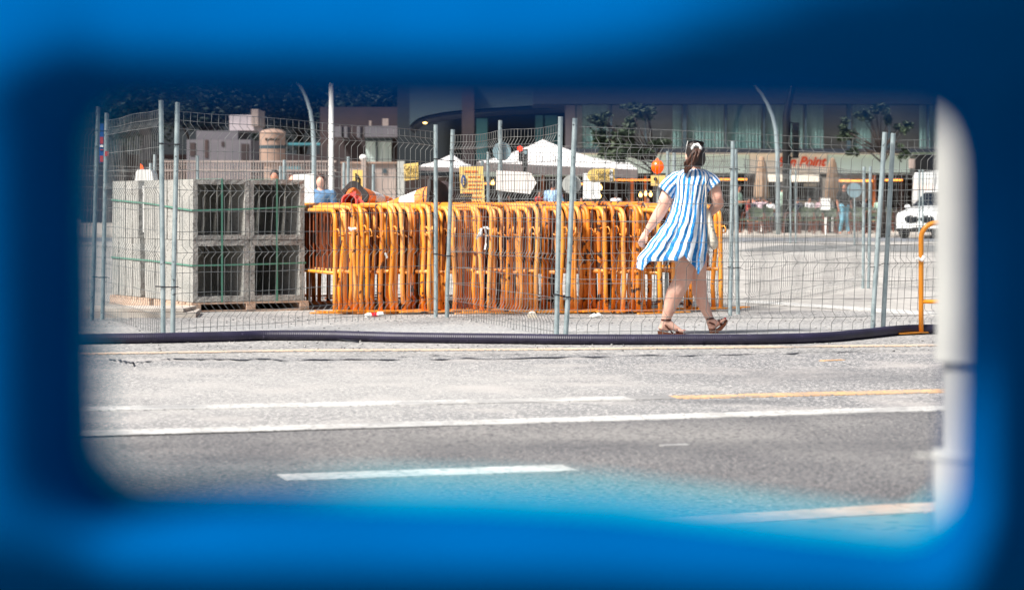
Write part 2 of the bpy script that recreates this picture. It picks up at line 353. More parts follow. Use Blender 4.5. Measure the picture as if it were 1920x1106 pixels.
marking('road_marking', [(1240, 841), (1290, 839)], .05, M['white_paint'], .0165)
marking('road_marking', [(1540, 679), (1580, 677)], .06, M['yellow_paint'], .0125)
marking('road_marking', [(1390, 566), (1520, 574), (1755, 590), (2300, 625)], .45, M['white_paint'], .010)
def crack(pts, w, seed):
    random.seed(seed); mb = MB(); out = []
    for (a, b) in zip(pts[:-1], pts[1:]):
        for k in range(14): out.append(ext(a, b, k / 14))
    q = []
    for p in out:
        g = Vector(gp(p[0], p[1] + random.uniform(-1.6, 1.6))); q.append(g)
    vs = []
    for i, p in enumerate(q):
        ww = w * random.uniform(.05, 1.1) * (random.random() < .8); vs += [(p.x, p.y + ww, .0135), (p.x, p.y - ww, .0135)]
    mb.add(vs, [(2 * i, 2 * i + 1, 2 * i + 3, 2 * i + 2) for i in range(len(q) - 1)])
    struct(mb.build('road_crack', M['crack']))
crack([(205, 677), (250, 683), (330, 675), (560, 678), (900, 675), (1400, 667), (1700, 660)], .06, 3)
crack([(700, 671), (960, 668), (1200, 664)], .035, 5)
crack([(250, 683), (252, 690)], .05, 9)
# far road strip and raised far pavement
sheet('road', [(-300, 66.5), (300, 70.5), (300, 78.5), (-300, 76)], .006, M['far_asphalt'])
pv = MB(); pv.box((0, 76.4 + 40, .03), (500, 80, .10)); struct(pv.build('pavement', M['pavement']))
sheet('road', [(5, 55), (60, 46), (60, 60), (7, 63)], .009, M['sidewalk'])
# near kerb and pavement on the camera's side
ka = G(1170, 971, .1); kb = G(1755, 940, .1); kd = (kb - ka).normalized(); kn = Vector((kd.y, -kd.x, 0))
k0 = ka - kd * 30; k1 = kb + kd * 30
random.seed(4); kbm = MB(); L = -30.0
while L < 30:
    a = ka + kd * L; b = ka + kd * (L + .985); 
    o0 = a + kn * 0; kbm.prism([(a.x, a.y, -.05), (b.x, b.y, -.05), (b.x + kn.x * .2, b.y + kn.y * .2, -.05), (a.x + kn.x * .2, a.y + kn.y * .2, -.05)], (0, 0, .15)); L += 1.0
struct(kbm.build('kerb', M['kerb']))
sw = MB(); a = k0 + kn * .2; b = k1 + kn * .2
sw.prism([(a.x, a.y, -.05), (b.x, b.y, -.05), (b.x + kn.x * 40, b.y + kn.y * 40, -.05), (a.x + kn.x * 40, a.y + kn.y * 40, -.05)], (0, 0, .146))
struct(sw.build('pavement', M['sidewalk']))

# ------------------------------------------------------------ blue plastic barrier the photo is taken through
def blue_barrier():
    D0 = .82
    t = thing('plastic_barrier', 'blue moulded plastic barrier with a rounded opening, filling the close foreground', 'barrier', (0, D0, .096))
    pts = []                 # hole outline in photo pixels
    def corner(c, r, a0, a1, n=9):
        for i in range(n + 1):
            a = R(a0 + (a1 - a0) * i / n); pts.append((c[0] + r[0] * math.cos(a), c[1] - r[1] * math.sin(a)))
    corner((1725, 330), (105, 120), 0, 90); pts += [(1500, 205), (1200, 205), (960, 204), (700, 201), (420, 199)]
    corner((232, 278), (80, 80), 90, 180); pts += [(152, 420), (154, 560), (153, 700)]
    corner((257, 830), (103, 108), 180, 270); pts += [(420, 940), (620, 943), (900, 949), (1150, 962), (1400, 990), (1560, 1008)]
    corner((1690, 905), (130, 118), 275, 360); pts += [(1826, 800), (1832, 640), (1832, 470)]
    k = (D0 + .045) / F
    hole = [Vector(((x - CX) * k, CH - (y - HY) * k)) for x, y in pts]
    n = len(hole); cen = sum(hole, Vector((0, 0))) / n
    nrm = []
    for i in range(n):
        tt = hole[(i + 1) % n] - hole[i - 1]; v = Vector((tt.y, -tt.x)).normalized(); nrm.append(v)
    for _ in range(3): nrm = [(nrm[i - 1] + nrm[i] * 2 + nrm[(i + 1) % n]).normalized() for i in range(n)]
    if nrm[0].dot(hole[0] - cen) < 0: nrm = [-v for v in nrm]
    X0, X1, Z0, Z1 = -.62, .62, .0961, 1.52
    def outer(i):
        d = (hole[i] - cen).normalized()
        # shoot to the rectangle
        ts = []
        if abs(d.x) > 1e-6: ts.append(((X1 if d.x > 0 else X0) - cen.x) / d.x)
        if abs(d.y) > 1e-6: ts.append(((Z1 if d.y > 0 else Z0) - cen.y) / d.y)
        return cen + d * min(x for x in ts if x > 0)
    prof = [(0, .062), (.0, .054), (.0008, .047), (.0024, .038), (.0055, .027), (.010, .018), (.0155, .009), (.022, .0035), (.030, .0005), (.040, .0), (.052, .0012), (.064, .005), (.078, .011), (.09, .014)]
    vs = []; rings = 0
    def dep(x, z, d):
        e = max(0, x - .155); e2 = max(0, -x - .14); top = max(0, z - 1.165); bot = max(0, .99 - z)
        sm = max(0, min(1, (x - .03) / .13)); sm = sm * sm * (3 - 2 * sm)
        tz = max(0, z - (1.174 - .03 * sm)); lowl = max(0, min(1, (-x - .11) / .06))
        bz = max(0, .983 + .006 * lowl - z)
        return D0 + d + min(.30, e * 2.3 + e * e * 8) - min(.05, e2 * .3) + min(.05, max(0, z - 1.156) * 1.1 * (1 - sm)) - min(.10, tz * (3.2 * sm)) + min(.05, bz * (.9 + lowl))
    for (o, d) in prof:
        for i in range(n):
            p = hole[i] + nrm[i] * o * (.5 + .65 * max(0, nrm[i].y))
            vs.append((p.x, dep(p.x, p.y, d), p.y))
        rings += 1
    for f in (.25, .6, 1.0):
        for i in range(n):
            p0 = hole[i] + nrm[i] * prof[-1][0] * (.5 + .65 * max(0, nrm[i].y)); p = p0.lerp(outer(i), f); vs.append((p.x, dep(p.x, p.y, prof[-1][1]), p.y))
        rings += 1
    # back wall
    back = rings
    for i in range(n):
        p = outer(i); vs.append((p.x, max(dep(p.x, p.y, .014) + .09, D0 + .16), p.y))
    rings += 1
    for i in range(n):
        p = hole[i]; vs.append((p.x, dep(p.x, p.y, .066), p.y))
    rings += 1
    mb = MB(); fs = [(r * n + i, r * n + (i + 1) % n, (r + 1) * n + (i + 1) % n, (r + 1) * n + i) for r in range(rings - 1) for i in range(n)]
    fs += [((rings - 1) * n + i, (rings - 1) * n + (i + 1) % n, (i + 1) % n, i) for i in range(n)]
    mb.add(vs, fs); mb.build('shell', M['blue'], t, smooth=True)
    k2 = (D0 + .078) / F; vs = []  # far rim, widened and tinted teal to add the cyan edge glow
    for (x, y), v in zip(pts, nrm):
        wl_ = max(0, min(1, -v.x)) ; wb = max(0, min(1, -v.y)); wr_ = max(0, min(1, v.x)); wt = max(0, v.y)
        q = 34 * wl_ + 38 * wb * (1 if x < 1300 else .95) + 20 * wr_ + 2 * wt
        for (o, dy) in ((-q, 0), (18, 0), (18, .008), (-q, .008)):
            xx = x + v.x * o; yy = y - v.y * o; vs.append(((xx - CX) * k2, D0 + .078 + dy, CH - (yy - HY) * k2))
    f = MB(); f.add(vs, [(4 * i + j, 4 * ((i + 1) % n) + j, 4 * ((i + 1) % n) + (j + 1) % 4, 4 * i + (j + 1) % 4) for i in range(n) for j in range(4)]); f.build('inner_rim', M['rim'], t, smooth=False)
    for x in (-.45, .42):
        f = MB(); f.box((x, D0 + .1, .1135), (.18, .5, .035)); f.build('foot', M['rubber'], t)
blue_barrier()

# white plastic downpipe just beyond the barrier
def pipe():
    D = 4.2; c = P(1833, 600, D).x; r = 78 * D / F
    t = thing('pipe', 'white plastic pipe with stepped sleeves, upright beside the opening', 'pipe', (c, D, .096))
    z = lambda y: CH - (y - HY) * D / F
    def seg(name, z0, z1, rr):
        mb = MB(); mb.tube([(c, D, z0), (c, D, z0 + .004), (c, D, z1 - .004), (c, D, z1)], [rr - .002, rr, rr, rr - .002], 40); mb.build(name, M['pvc'], t, smooth=False)
    seg('lower_section', .096, z(853), r * 1.06); seg('middle_section', z(853) + .0002, z(672), r * .84); seg('upper_section', z(672) + .0002, z(-250), r)
    k = MB(); k.tube([(c, D, z(858)), (c, D, z(846))], r * 1.10, 40); k.build('sleeve', M['pvc'], t)
    k = MB(); k.tube([(c, D, z(676)), (c, D, z(664))], r * 1.03, 40); k.build('sleeve', M['pvc'], t)
    k = MB(); k.bar((c - r * 1.0, D, z(855)), (c - r * 1.5, D, z(852)), .006, .005); k.build('clip', M['pvc'], t)
pipe()

# ------------------------------------------------------------ mesh fence panels
def fence_panel(label, a, b, h, lean=(0, 0), vs_sp=.095, kk=.035, wire_r=.0022, z0=.06, group='temporary mesh fence panels', seed=1, post_r=.0205, posts=(1, 1), ha=None, hb=None, topa=None, topb=None, warp=.01, rtop=None):
    """a, b: base points of the two posts; topa/topb: top points"""
    random.seed(seed)
    a = Vector(a); b = Vector(b); ha = ha or h; hb = hb or h
    t = thing('fence_panel', label, 'fence panel', (a.x, a.y, 0), 0, group)
    ta = Vector(topa) if topa else a + Vector((lean[0], 0, ha)); tb = Vector(topb) if topb else b + Vector((lean[1], 0, hb))
    for (p, q, f) in ((a, ta, posts[0]), (b, tb, posts[1])):
        if not f: continue
        m = MB(); mid = p.lerp(q, .14) + Vector((random.uniform(-.006, .006), 0, 0))
        m.tube([p, mid, q], post_r, 12); m.build('post', M['galv'], t, smooth=False)
    Lh = (b - a).length; u = (b - a).normalized(); nrm = Vector((u.y, -u.x, 0))
    def pt(s, z):                 # s along, z fraction of the panel height
        p = a.lerp(ta, z); q = b.lerp(tb, z); r = p.lerp(q, s / Lh)
        wv = warp * math.sin(3.1 * s + seed) * math.sin(5 * z + seed * 2)
        return r + nrm * wv * 2 + Vector((0, 0, wv * .8))
    mb = MB(); nv = max(2, int(Lh / vs_sp))
    rows = []         # wire heights: V bends
    bends = [.10, .36, .63, .89]; vh = .028
    hz = [.035]
    for i, bz in enumerate(bends):
        hz += [bz - vh, bz, bz + vh] if False else [bz]
        nx = bends[i + 1] if i < 3 else 1.0
        for k in (1, 2): 
            zz = bz + (nx - bz) * k / 3
            if zz < .985: hz.append(zz)
    hz = sorted(hz); top = .965
    side = nrm * kk + u * kk * .75
    for i in range(1, nv):
        s = Lh * i / nv; path = [pt(s, z0 / max(ha, .1) * .4)]
        for bz in bends:
            path += [pt(s, bz - vh), pt(s, bz) + side, pt(s, bz + vh)]
        path.append(pt(s, top)); mb.tube(path, wire_r, 4, cap=False)
    for z in hz:
        d = side if z in bends else Vector((0, 0, 0))
        pts = [pt(Lh * k / 10, z) + (d if 0 < k < 10 else Vector((0, 0, 0))) for k in range(11)]
        mb.tube(pts, wire_r * 1.05, 4, cap=False)
    mb.build('wire_mesh', M['wire'], t)
    return t
def post_pt(x0, y0, x1, y1, yb):
    """post base at pixel x0 with ground pixel yb; top at (x1,y1)"""
    g = G(x0, yb); return g, P(x1, y1, g.y)
A1, A1t = post_pt(172, 600, 184, 200, 602); A2, A2t = post_pt(192, 598, 200, 212, 600)
B1, B1t = post_pt(306, 622, 302, 188, 634); B2, B2t = post_pt(324, 622, 333, 192, 634)
C1, C1t = post_pt(817, 595, 817, 234, 596); C2, C2t = post_pt(838, 595, 849, 243, 596)
D1, D1t = post_pt(1043, 627, 1051, 219, 637); D2, D2t = post_pt(1060, 628, 1078, 222, 637)
E1, E1t = post_pt(1369, 593, 1374, 265, 593); E2, E2t = post_pt(1384, 590, 1379, 280, 590)
F1, F1t = post_pt(1636, 617, 1659, 248, 632); F2, F2t = post_pt(1655, 615, 1675, 250, 631)
Gg1, G1t = post_pt(1618, 541, 1620, 313, 541); Gg2, G2t = post_pt(1628, 541, 1632, 312, 541)
H1, H1t = post_pt(1250, 566, 1252, 283, 566); H2, H2t = post_pt(1262, 566, 1264, 287, 566)
Lf = G(-80, 640); Rt = G(2150, 600)
fence_panel('wire mesh fence panel at the far left, running out of frame', Lf, A1, 1.9, topb=A1t, ha=1.9, seed=11)
fence_panel('wire mesh fence panel in front of the left part of the concrete box stack', A2, B1, 1.9, topa=A2t, topb=B1t, seed=12)
fence_panel('wire mesh fence panel spanning the box openings and the left orange barriers', B2, C1, 1.9, topa=B2t, topb=C1t, seed=13)
fence_panel('wire mesh fence panel in front of the white ribbon on the orange barriers', C2, D1, 1.9, topa=C2t, topb=D1t, seed=14)
fence_panel('wire mesh fence panel between the walking woman and the road', D2, F1, 1.85, topa=D2t, topb=F1t, seed=15, vs_sp=.088)
fence_panel('wire mesh fence panel at the right, behind the single orange hoop barrier', F2, Rt, 1.75, topa=F2t, seed=16, ha=1.75)
fence_panel('wire mesh fence panel right in front of the orange barrier row, behind the woman', C2 + Vector((.03, .35, 0)), E1, 1.72, topb=E1t, seed=17, posts=(0, 1), vs_sp=.12)
fence_panel('wire mesh fence panel at the right end of the orange barrier row, seen nearly edge-on', E2, H2, 1.7, topa=E2t, topb=H2t, seed=18)
fence_panel('long wire mesh fence panel running from the barrier row end into the distance', E2 + Vector((.05, 0, 0)), Gg1, 1.6, topb=G1t, seed=19, posts=(0, 1), wire_r=.0022)
fence_panel('wire mesh fence panel in the middle distance at the far right', Gg2, G(2100, 560), 1.6, topa=G2t, seed=20, ha=1.6, wire_r=.0022)
# rear line of the compound
rear = [(1250, H1, H1t), (915, None, 285), (904, None, 302), (700, None, 308), (653, None, 294), (645, None, 305), (533, None, 300), (526, None, 312), (374, None, 292), (290, None, 290), (282, None, 306), (60, None, 300)]
def rp(px, top, yb=549):
    g = G(px, yb); return g, P(px - (4 if px == 374 else 0), top, g.y)
rp_ = {px: (rp(px, t) if g is None else (g, t)) for px, g, t in rear}
for i, (p0, p1, lb) in enumerate(((915, 1250, 'rear mesh fence panel behind the white arrow board'), (700, 904, 'rear mesh fence panel behind the large traffic cone'), (653, 700, 'short rear mesh fence panel behind the black cone base'),
                                  (533, 645, 'rear mesh fence panel behind the woman in denim'), (374, 526, 'rear mesh fence panel above the right concrete boxes'), (290, 374, 'rear mesh fence panel above the left concrete boxes'), (60, 282, 'rear mesh fence panel at the far left beside the white plastic tank'))):
    (a, at), (b, bt) = rp_[p0], rp_[p1]
    fence_panel(lb, a, b, 1.7, topa=at, topb=bt, seed=30 + i, wire_r=.0022, post_r=.019, vs_sp=.11)
# far fence
for i, (p0, p1, lb) in enumerate(((1492, 1724, 'distant mesh fence panel in front of the tan closed umbrella on the right'), (1250, 1482, 'distant mesh fence panel in front of the waiter'), (1730, 1990, 'distant mesh fence panel in front of the white car'))):
    a = G(p0, 457); b = G(p1, 457); fence_panel(lb, a, b, 2.0, seed=50 + i, wire_r=.0026, post_r=.024, vs_sp=.16)

# cable ties between neighbouring posts
def tie(pa, pb, ya, yb, lb, ga, gb, r=.005):
    a = P(pa, ya, ga.y - .022); b = P(pb, yb, gb.y - .022); m = MB()
    m.tube([a + Vector((-.024, .012, 0)), a + Vector((0, -.004, 0)), a.lerp(b, .5) + Vector((0, 0, -.004)), b + Vector((0, -.004, 0)), b + Vector((.024, .012, 0))], r, 6)
    m.tube([b + Vector((.024, .012, 0)), b + Vector((.05, -.01, -.01))], r * .6, 5)
    tag(m.build('cable_tie', M['tie'], loc=a), lb, 'cable tie', 'cable ties on fence posts')
tie(176, 196, 519, 520, 'black tie low on the leftmost pair of fence posts', A1, A2)
tie(183, 199, 245, 246, 'black tie high on the leftmost pair of fence posts', A1, A2)
tie(297, 328, 537, 538, 'black tie low on the posts in front of the concrete boxes', B1, B2)
tie(302, 332, 269, 271, 'black tie high on the posts in front of the concrete boxes', B1, B2)
tie(817, 842, 476, 480, 'black tie halfway down the posts before the barrier row centre', C1, C2)
tie(817, 848, 298, 302, 'black tie near the top of the posts beside the lying cone', C1, C2)
tie(1044, 1064, 552, 557, 'black tie low on the posts left of the walking woman', D1, D2)
tie(1369, 1383, 501, 502, 'black tie halfway up the posts right of the woman', E1, E2)
tie(1372, 1378, 317, 317, 'black tie near the top of the posts right of the woman', E1, E2)
tie(1637, 1656, 501, 494, 'thin tie on the pair of posts left of the orange hoop barrier', F1, F2, .003)

# ------------------------------------------------------------ precast concrete boxes on a pallet
TH = R(28); U = Vector((math.cos(TH), math.sin(TH), 0)); V = Vector((-math.sin(TH), math.cos(TH), 0))
g0 = P(362, 570, F / 186); O0 = Vector((g0.x, g0.y, 0))
def ring(name, W, H, d, t, m):
    mb = MB(); b = .008
    o = [(0, 0), (W, 0), (W, H), (0, H)]; i = [(t, t), (W - t, t), (W - t, H - t), (t, H - t)]
    rnd = lambda s=.0035: random.uniform(-s, s)
    for k in range(4):
        a, b_, c, d_ = o[k], o[(k + 1) % 4], i[(k + 1) % 4], i[k]
        # each wall subdivided so that edges are slightly chipped
        n = 10; vs = []
        for q in range(n + 1):
            f = q / n
            A = (a[0] + (b_[0] - a[0]) * f, a[1] + (b_[1] - a[1]) * f); I = (d_[0] + (c[0] - d_[0]) * f, d_[1] + (c[1] - d_[1]) * f)
            e = 0 if q in (0, n) else 1
            for y in (0, d):
                vs += [(A[0] + e * rnd(.002), y + rnd(), A[1] + e * rnd(.002)), (I[0] + e * rnd(), y + rnd(), I[1] + e * rnd())]
        fs = []
        for q in range(n):
            p = 4 * q; r = p + 4
            fs += [(p, r, r + 1, p + 1), (p + 2, p + 3, r + 3, r + 2), (p, p + 2, r + 2, r), (p + 1, r + 1, r + 3, p + 3)]
        mb.add(vs, fs)
    import bmesh
    o_ = mb.build(name, m, local=True)
    bm = bmesh.new(); bm.from_mesh(o_.data); bmesh.ops.remove_doubles(bm, verts=bm.verts, dist=.0001); bmesh.ops.recalc_face_normals(bm, faces=bm.faces); bm.to_mesh(o_.data); bm.free()
    return o_
random.seed(21)
rows_up = [(0, .385), (.405, .345), (.77, .345), (1.135, .34), (1.66, .19), (1.875, .19), (2.09, .19), (2.305, .21)]
rows_lo = [(0, .445), (.467, .343), (.832, .285), (1.137, .30), (1.60, .233), (1.855, .203), (2.08, .203), (2.305, .21)]
ordn = ['front', 'second', 'third', 'fourth', 'fifth', 'sixth', 'seventh', 'rear']
for lay, (rows, z, H) in enumerate(((rows_lo, .105, .622), (rows_up, .732, .612))):
    for c in (0, 1):
        for k, (d0, d) in enumerate(rows):
            o = ring('concrete_box', .605, H, d, .048 if lay else .055, M['block'])
            p = O0 + U * (c * .612 + random.uniform(-.003, .003)) + V * (d0 + random.uniform(-.004, .004)) + Vector((0, 0, z))
            o.location = p; o.rotation_euler = (0, 0, TH + random.uniform(-.006, .006))
            tag(o, '%s open grey concrete box frame in the %s %s row of the palletised stack' % (ordn[k], 'upper' if lay else 'lower', 'right' if c else 'left'), 'concrete box', 'precast concrete boxes stacked on pallets')
def pallet(label, org, w, d, h=.10):
    t = thing('pallet', label, 'pallet', org, TH, 'wooden pallets')
    rnd = random.uniform
    n = max(2, int(d / .17))
    for k in range(n):
        m = MB(); m.box((w / 2, (k + .5) * d / n, h - .009), (w, d / n - .035, .018)); m.build('deck_board', M['wood'], t, local=True)
    for k in range(3):
        m = MB(); m.box((.05 + k * (w - .1) / 2, d / 2, h / 2 + .001), (.095, d, h - .042)); m.build('stringer', M['wood'], t, local=True)
        m = MB(); m.box((.05 + k * (w - .1) / 2, d / 2, .010), (.10, d, .018)); m.build('bottom_board', M['wood'], t, local=True)
    m = MB(); m.box((w / 2, .05, .010 + .0005), (w + .004, .1, .0185)); m.build('bottom_board', M['wood'], t, local=True)
    return t
pallet('wooden pallet under the front of the concrete box stack', O0 + V * -.02 + U * -.02, 1.28, 1.15)
pallet('wooden pallet under the rear of the concrete box stack', O0 + V * 1.2 + U * -.04, 1.28, 1.3)
m = MB(); a = G(190, 594); m.box((a.x + .35, a.y + .1, .03), (1.15, .8, .05), Matrix.Rotation(R(4), 3, 'Z')); m.box((a.x + .35, a.y + .12, .075), (1.0, .7, .03), Matrix.Rotation(R(-3), 3, 'Z'))
tag(m.build('wooden_board', M['ply'], loc=(a.x, a.y, 0)), 'weathered boards lying on the ground left of the pallet', 'board')
def strap(label, pts):
    mb = MB(); pts = [Vector(p) for p in pts]
    for a, b in zip(pts[:-1], pts[1:]): mb.bar(a, b, .003, .016)
    return tag(mb.build('strap', M['strap'], loc=pts[0]), label, 'strap', 'green straps round the concrete boxes')
fo = V * -.012 - U * .008
def along(u, v, z): return O0 + U * u + V * v + Vector((0, 0, z))
strap('upper green strap running round the concrete box stack', [along(-.01, 2.52, 1.14), along(-.01, 1.3, 1.10), along(-.012, -.008, 1.03), along(.6, -.012, 1.045), along(1.23, -.01, 1.07), along(1.235, 2.5, 1.10)])
strap('lower green strap running round the concrete box stack', [along(-.01, 2.52, .51), along(-.01, 1.3, .50), along(-.012, -.008, .475), along(.6, -.012, .48), along(1.23, -.01, .49), along(1.235, 2.5, .50)])
def vstrap(label, u):
    mb = MB(); a = along(u, -.016, .10); b = along(u + .01, -.016, 1.352); q = Matrix.Rotation(TH, 3, 'Z')
    mb.box((a + b) / 2, (.019, .003, (b - a).length), q); c = along(u + .01, 1.2, 1.352); mb.bar(b, c, .019, .003)
    tag(mb.build('strap', M['strap'], loc=a), label, 'strap', 'green straps round the concrete boxes')
vstrap('upright green strap across the left concrete box openings', .30); vstrap('upright green strap across the right concrete box openings', .90)

# ------------------------------------------------------------ orange crowd barriers
def crowd_barrier(L=2.3, h=1.06, mt='orange', label='', group=None, bars=17, tr=.023, seed=0, bend=0):
    random.seed(seed)
    t = thing('crowd_barrier', label, 'crowd barrier', (0, 0, 0), 0, group)
    r = .13; path = [(0, 0, .02)]
    for z in (.25, .45, .7): path.append((bend * math.sin(z * 3), bend * math.cos(z * 4), z))
    for k in range(8): a = R(90 * k / 7); path.append((r - r * math.cos(a), 0, h - r + r * math.sin(a)))
    for k in range(8): a = R(90 * k / 7); path.append((L - r + r * math.sin(a), 0, h - r + r * math.cos(a)))
    path.append((L, 0, .02))
    m = MB(); m.tube(path, tr, 10); m.build('frame', M[mt], t, smooth=True, local=True)
    m = MB(); m.tube([(.01, 0, .405), (L - .01, 0, .405)], .0175, 8); m.build('lower_rail', M[mt], t, smooth=True, local=True)
    m = MB()
    for k in range(1, bars):
        x = L * k / bars; j = random.uniform(-.012, .012)
        m.tube([(x, 0, .405), (x + j, 0, h - (.005 if r < x < L - r else .05))], .0085, 6, cap=False)
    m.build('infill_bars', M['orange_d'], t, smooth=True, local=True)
    for x in (.0, L):
        m = MB(); m.box((x, random.uniform(-.06, .06), .012), (.045, .58, .012), Matrix.Rotation(R(random.uniform(-4, 4)), 3, 'Z') @ Matrix.Rotation(R(random.uniform(-.8, .8)), 3, 'X')); m.build('foot', M[mt], t, local=True)
    m = MB(); s = random.choice((-1, 1)); zz = .83 + random.uniform(-.03, .03)
    m.tube([(-.02, 0, zz), (-.06, s * .01, zz + .01), (-.075, s * .02, zz - .02), (-.07, s * .02, zz - .055)], .007, 6)
    m.tube([(-.0, s * .02, zz - .06), (-.02, s * .045, zz - .06), (.0, s * .05, zz - .045)], .007, 6); m.build('hook', M[mt], t, smooth=True, local=True)
    return t
GL = 'worn orange crowd barrier in the tightly packed row behind the fence'
GR = 'packed row of orange crowd barriers'
protos = []
for i, mt in enumerate(('orange', 'orange_b', 'orange_c', 'orange', 'orange_c', 'orange_b')):
    protos.append(crowd_barrier(mt=mt, h=(1.03, 1.055, 1.07, 1.045, 1.062, 1.04)[i], seed=60 + i, label=GL, group=GR, bend=(0, .01, -.012, .02, .005, -.018)[i]))
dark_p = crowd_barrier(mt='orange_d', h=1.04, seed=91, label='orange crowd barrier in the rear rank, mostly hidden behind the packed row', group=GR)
random.seed(77)
xs = []; x = 628.0
while x < 1229: xs.append(x); x += random.choice((6, 8, 10, 11, 14, 9))
xs += [1238, 1264, 1286, 1294, 1312, 1338, 1352]
used = set()
special = {0: 'leftmost orange crowd barrier of the row, beside the concrete boxes', len(xs) - 1: 'rightmost orange crowd barrier of the row, next to the pair of fence posts'}
for i, x in enumerate(xs):
    k = random.randrange(6)
    if i == 3: k = 2
    D = 24.15 + random.uniform(-.22, .16)
    if x > 1240: D = 24.6 + random.uniform(-.1, .1)
    loc = ((x - CX) * D / F, D, .002 + (i % 7) * .0045)
    rot = (R(random.uniform(-1.6, 1.9)), 0, R(90 + (19 + min(7, i * .8)) + random.uniform(-1.5, 1.5)))
    if k in used: o = dup(protos[k], loc, rot)
    else: o = protos[k]; o.location = loc; o.rotation_euler = rot; used.add(k)
    o['label'] = special.get(i, GL)
random.seed(5)
for i in range(22):
    x = 655 + i * 29 + random.uniform(-8, 8); D = 26.0 + random.uniform(-.2, .3)
    (dup if i else (lambda o, l, ro: (setattr(o, 'location', l), setattr(o, 'rotation_euler', ro), o)[2]))(dark_p, ((x - CX) * D / F, D, .003 + (i % 5) * .005), (R(random.uniform(-2, 2)), 0, R(118 + random.uniform(-3, 3))))['label'] = 'orange crowd barrier in the rear rank, mostly hidden behind the packed row'
# single orange hoop barrier at the right
hb = crowd_barrier(L=1.9, h=.93, mt='orange_clean', label='single clean orange crowd barrier standing by the hose at the right', group=None, bars=2, tr=.021, seed=3)
# replace infill of the hoop: only a low rail, as in the photo
for c in [o for o in bpy.data.objects if o.parent == hb and o.name.startswith('infill')]: bpy.data.objects.remove(c)
for c in [o for o in bpy.data.objects if o.parent == hb and o.name.startswith('lower_rail')]: c.location.z = -.135
for c in [o for o in bpy.data.objects if o.parent == hb and o.name.startswith('hook')]: bpy.data.objects.remove(c)
g = G(1727, 628); hb.location = (g.x, g.y, .01); hb.rotation_euler = (0, 0, R(4))
for c in [o for o in bpy.data.objects if o.parent == hb and o.name.startswith('foot')]: c.rotation_euler = (0, 0, R(-55))
mb = MB(); mb.tube([P(1716, 487, g.y - .03), P(1722, 484, g.y - .035), P(1728, 488, g.y - .035), P(1733, 481, g.y - .03)], [.010, .014, .016, .02], 6)
tag(mb.build('ribbon', M['white'], loc=P(1722, 486, g.y - .03)), 'white tape knotted on the single orange barrier', 'ribbon')

# ribbon tied on the row, litter
def ribbon(label, ctr, strips, D, r=.02, m='white'):
    mb = MB()
    for s in strips:
        pts = [P(x, y, D + .01 * math.sin(i * 2)) for i, (x, y) in enumerate(s)]
        for a, b in zip(pts[:-1], pts[1:]): mb.bar(a, b, .004, r * 1.6)
    return tag(mb.build('ribbon', M[m], loc=P(*ctr, D)), label, 'ribbon')
ribbon('white tape knotted on the middle of the orange barrier row', (905, 432), [[(903, 428), (898, 440), (893, 449)], [(905, 427), (912, 426), (918, 430)], [(910, 429), (912, 442), (911, 456), (909, 468)], [(898, 430), (904, 436), (900, 444)]], 23.85, .012)
ribbon('torn white tape on the left of the orange barrier row', (655, 428), [[(653, 427), (660, 429), (668, 428)], [(655, 430), (660, 432)]], 23.85, .012)
ribbon('grey scrap of tape halfway down a left barrier', (724, 476), [[(722, 474), (726, 484)]], 23.85, .012)
mb = MB(); mb.tube([P(998, 594, 23.2) + Vector((0, 0, 0)), P(998, 594, 23.2) + Vector((0, .05, 0.01))], .044, 20)
tag(mb.build('paper_cup', M['canvas'], loc=P(998, 590, 23.2)), 'pale round cup lid lying before the barrier row', 'cup')
def litter(label, px, py, cols, sc=.05):
    g = G(px, py); random.seed(int(px)); t = thing('litter', label, 'litter', (g.x, g.y, .004))
    for k, c in enumerate(cols):
        m = MB(); m.blob((g.x + (k - 1) * sc, g.y, .02 + .006 * k), (sc, sc * .6, .02), 8, 5)
        m.v = [v + Vector((random.uniform(-.012, .012), 0, random.uniform(-.008, .008))) for v in m.v]; m.build('scrap', M[c], t)
litter('crumpled white and red packaging at the foot of the barriers', 702, 595, ('white', 'red', 'white'))
litter('crumpled white scrap near the right of the barrier row', 1122, 596, ('white', 'white'), .045)

# corrugated hose along the road edge
def hose():
    key = [(-150, 655), (145, 647.5), (300, 645), (430, 642), (500, 640), (620, 640.5), (760, 644), (960, 646.5), (1100, 648), (1300, 648), (1450, 647), (1550, 643.5), (1620, 637), (1680, 630.5), (1730, 628), (1850, 628), (2100, 632)]
    pts = [G(x, y + 0) for x, y in key]; r = .0415
    # dense resample
    dense = []
    for i in range(len(pts) - 1):
        p0 = pts[max(i - 1, 0)]; p1 = pts[i]; p2 = pts[i + 1]; p3 = pts[min(i + 2, len(pts) - 1)]; n = max(2, int((p2 - p1).length / .008))
        for k in range(n):
            t = k / n; dense.append(.5 * ((2 * p1) + (p2 - p0) * t + (2 * p0 - 5 * p1 + 4 * p2 - p3) * t * t + (3 * p1 - p0 - 3 * p2 + p3) * t ** 3))
    path = [p + Vector((0, .045, r + .004)) for p in dense]
    rs = [r * (1.0 if i % 2 else .972) for i in range(len(path))]
    m = MB(); m.tube(path, rs, 14)
    tag(m.build('hose', M['hose'], smooth=False, loc=path[0]), 'long dark purple corrugated hose lying across the road edge', 'hose')
hose()
m = MB(); a = G(608, 638, .0); b = G(672, 644, 0); m.tube([a + Vector((0, 0, .015)), a.lerp(b, .5) + Vector((0, 0, .022)), b + Vector((0, 0, .012))], .006, 6)
tag(m.build('stick', M['tie'], loc=a), 'thin dark stick lying just in front of the hose', 'stick')
random.seed(31)
m = MB()
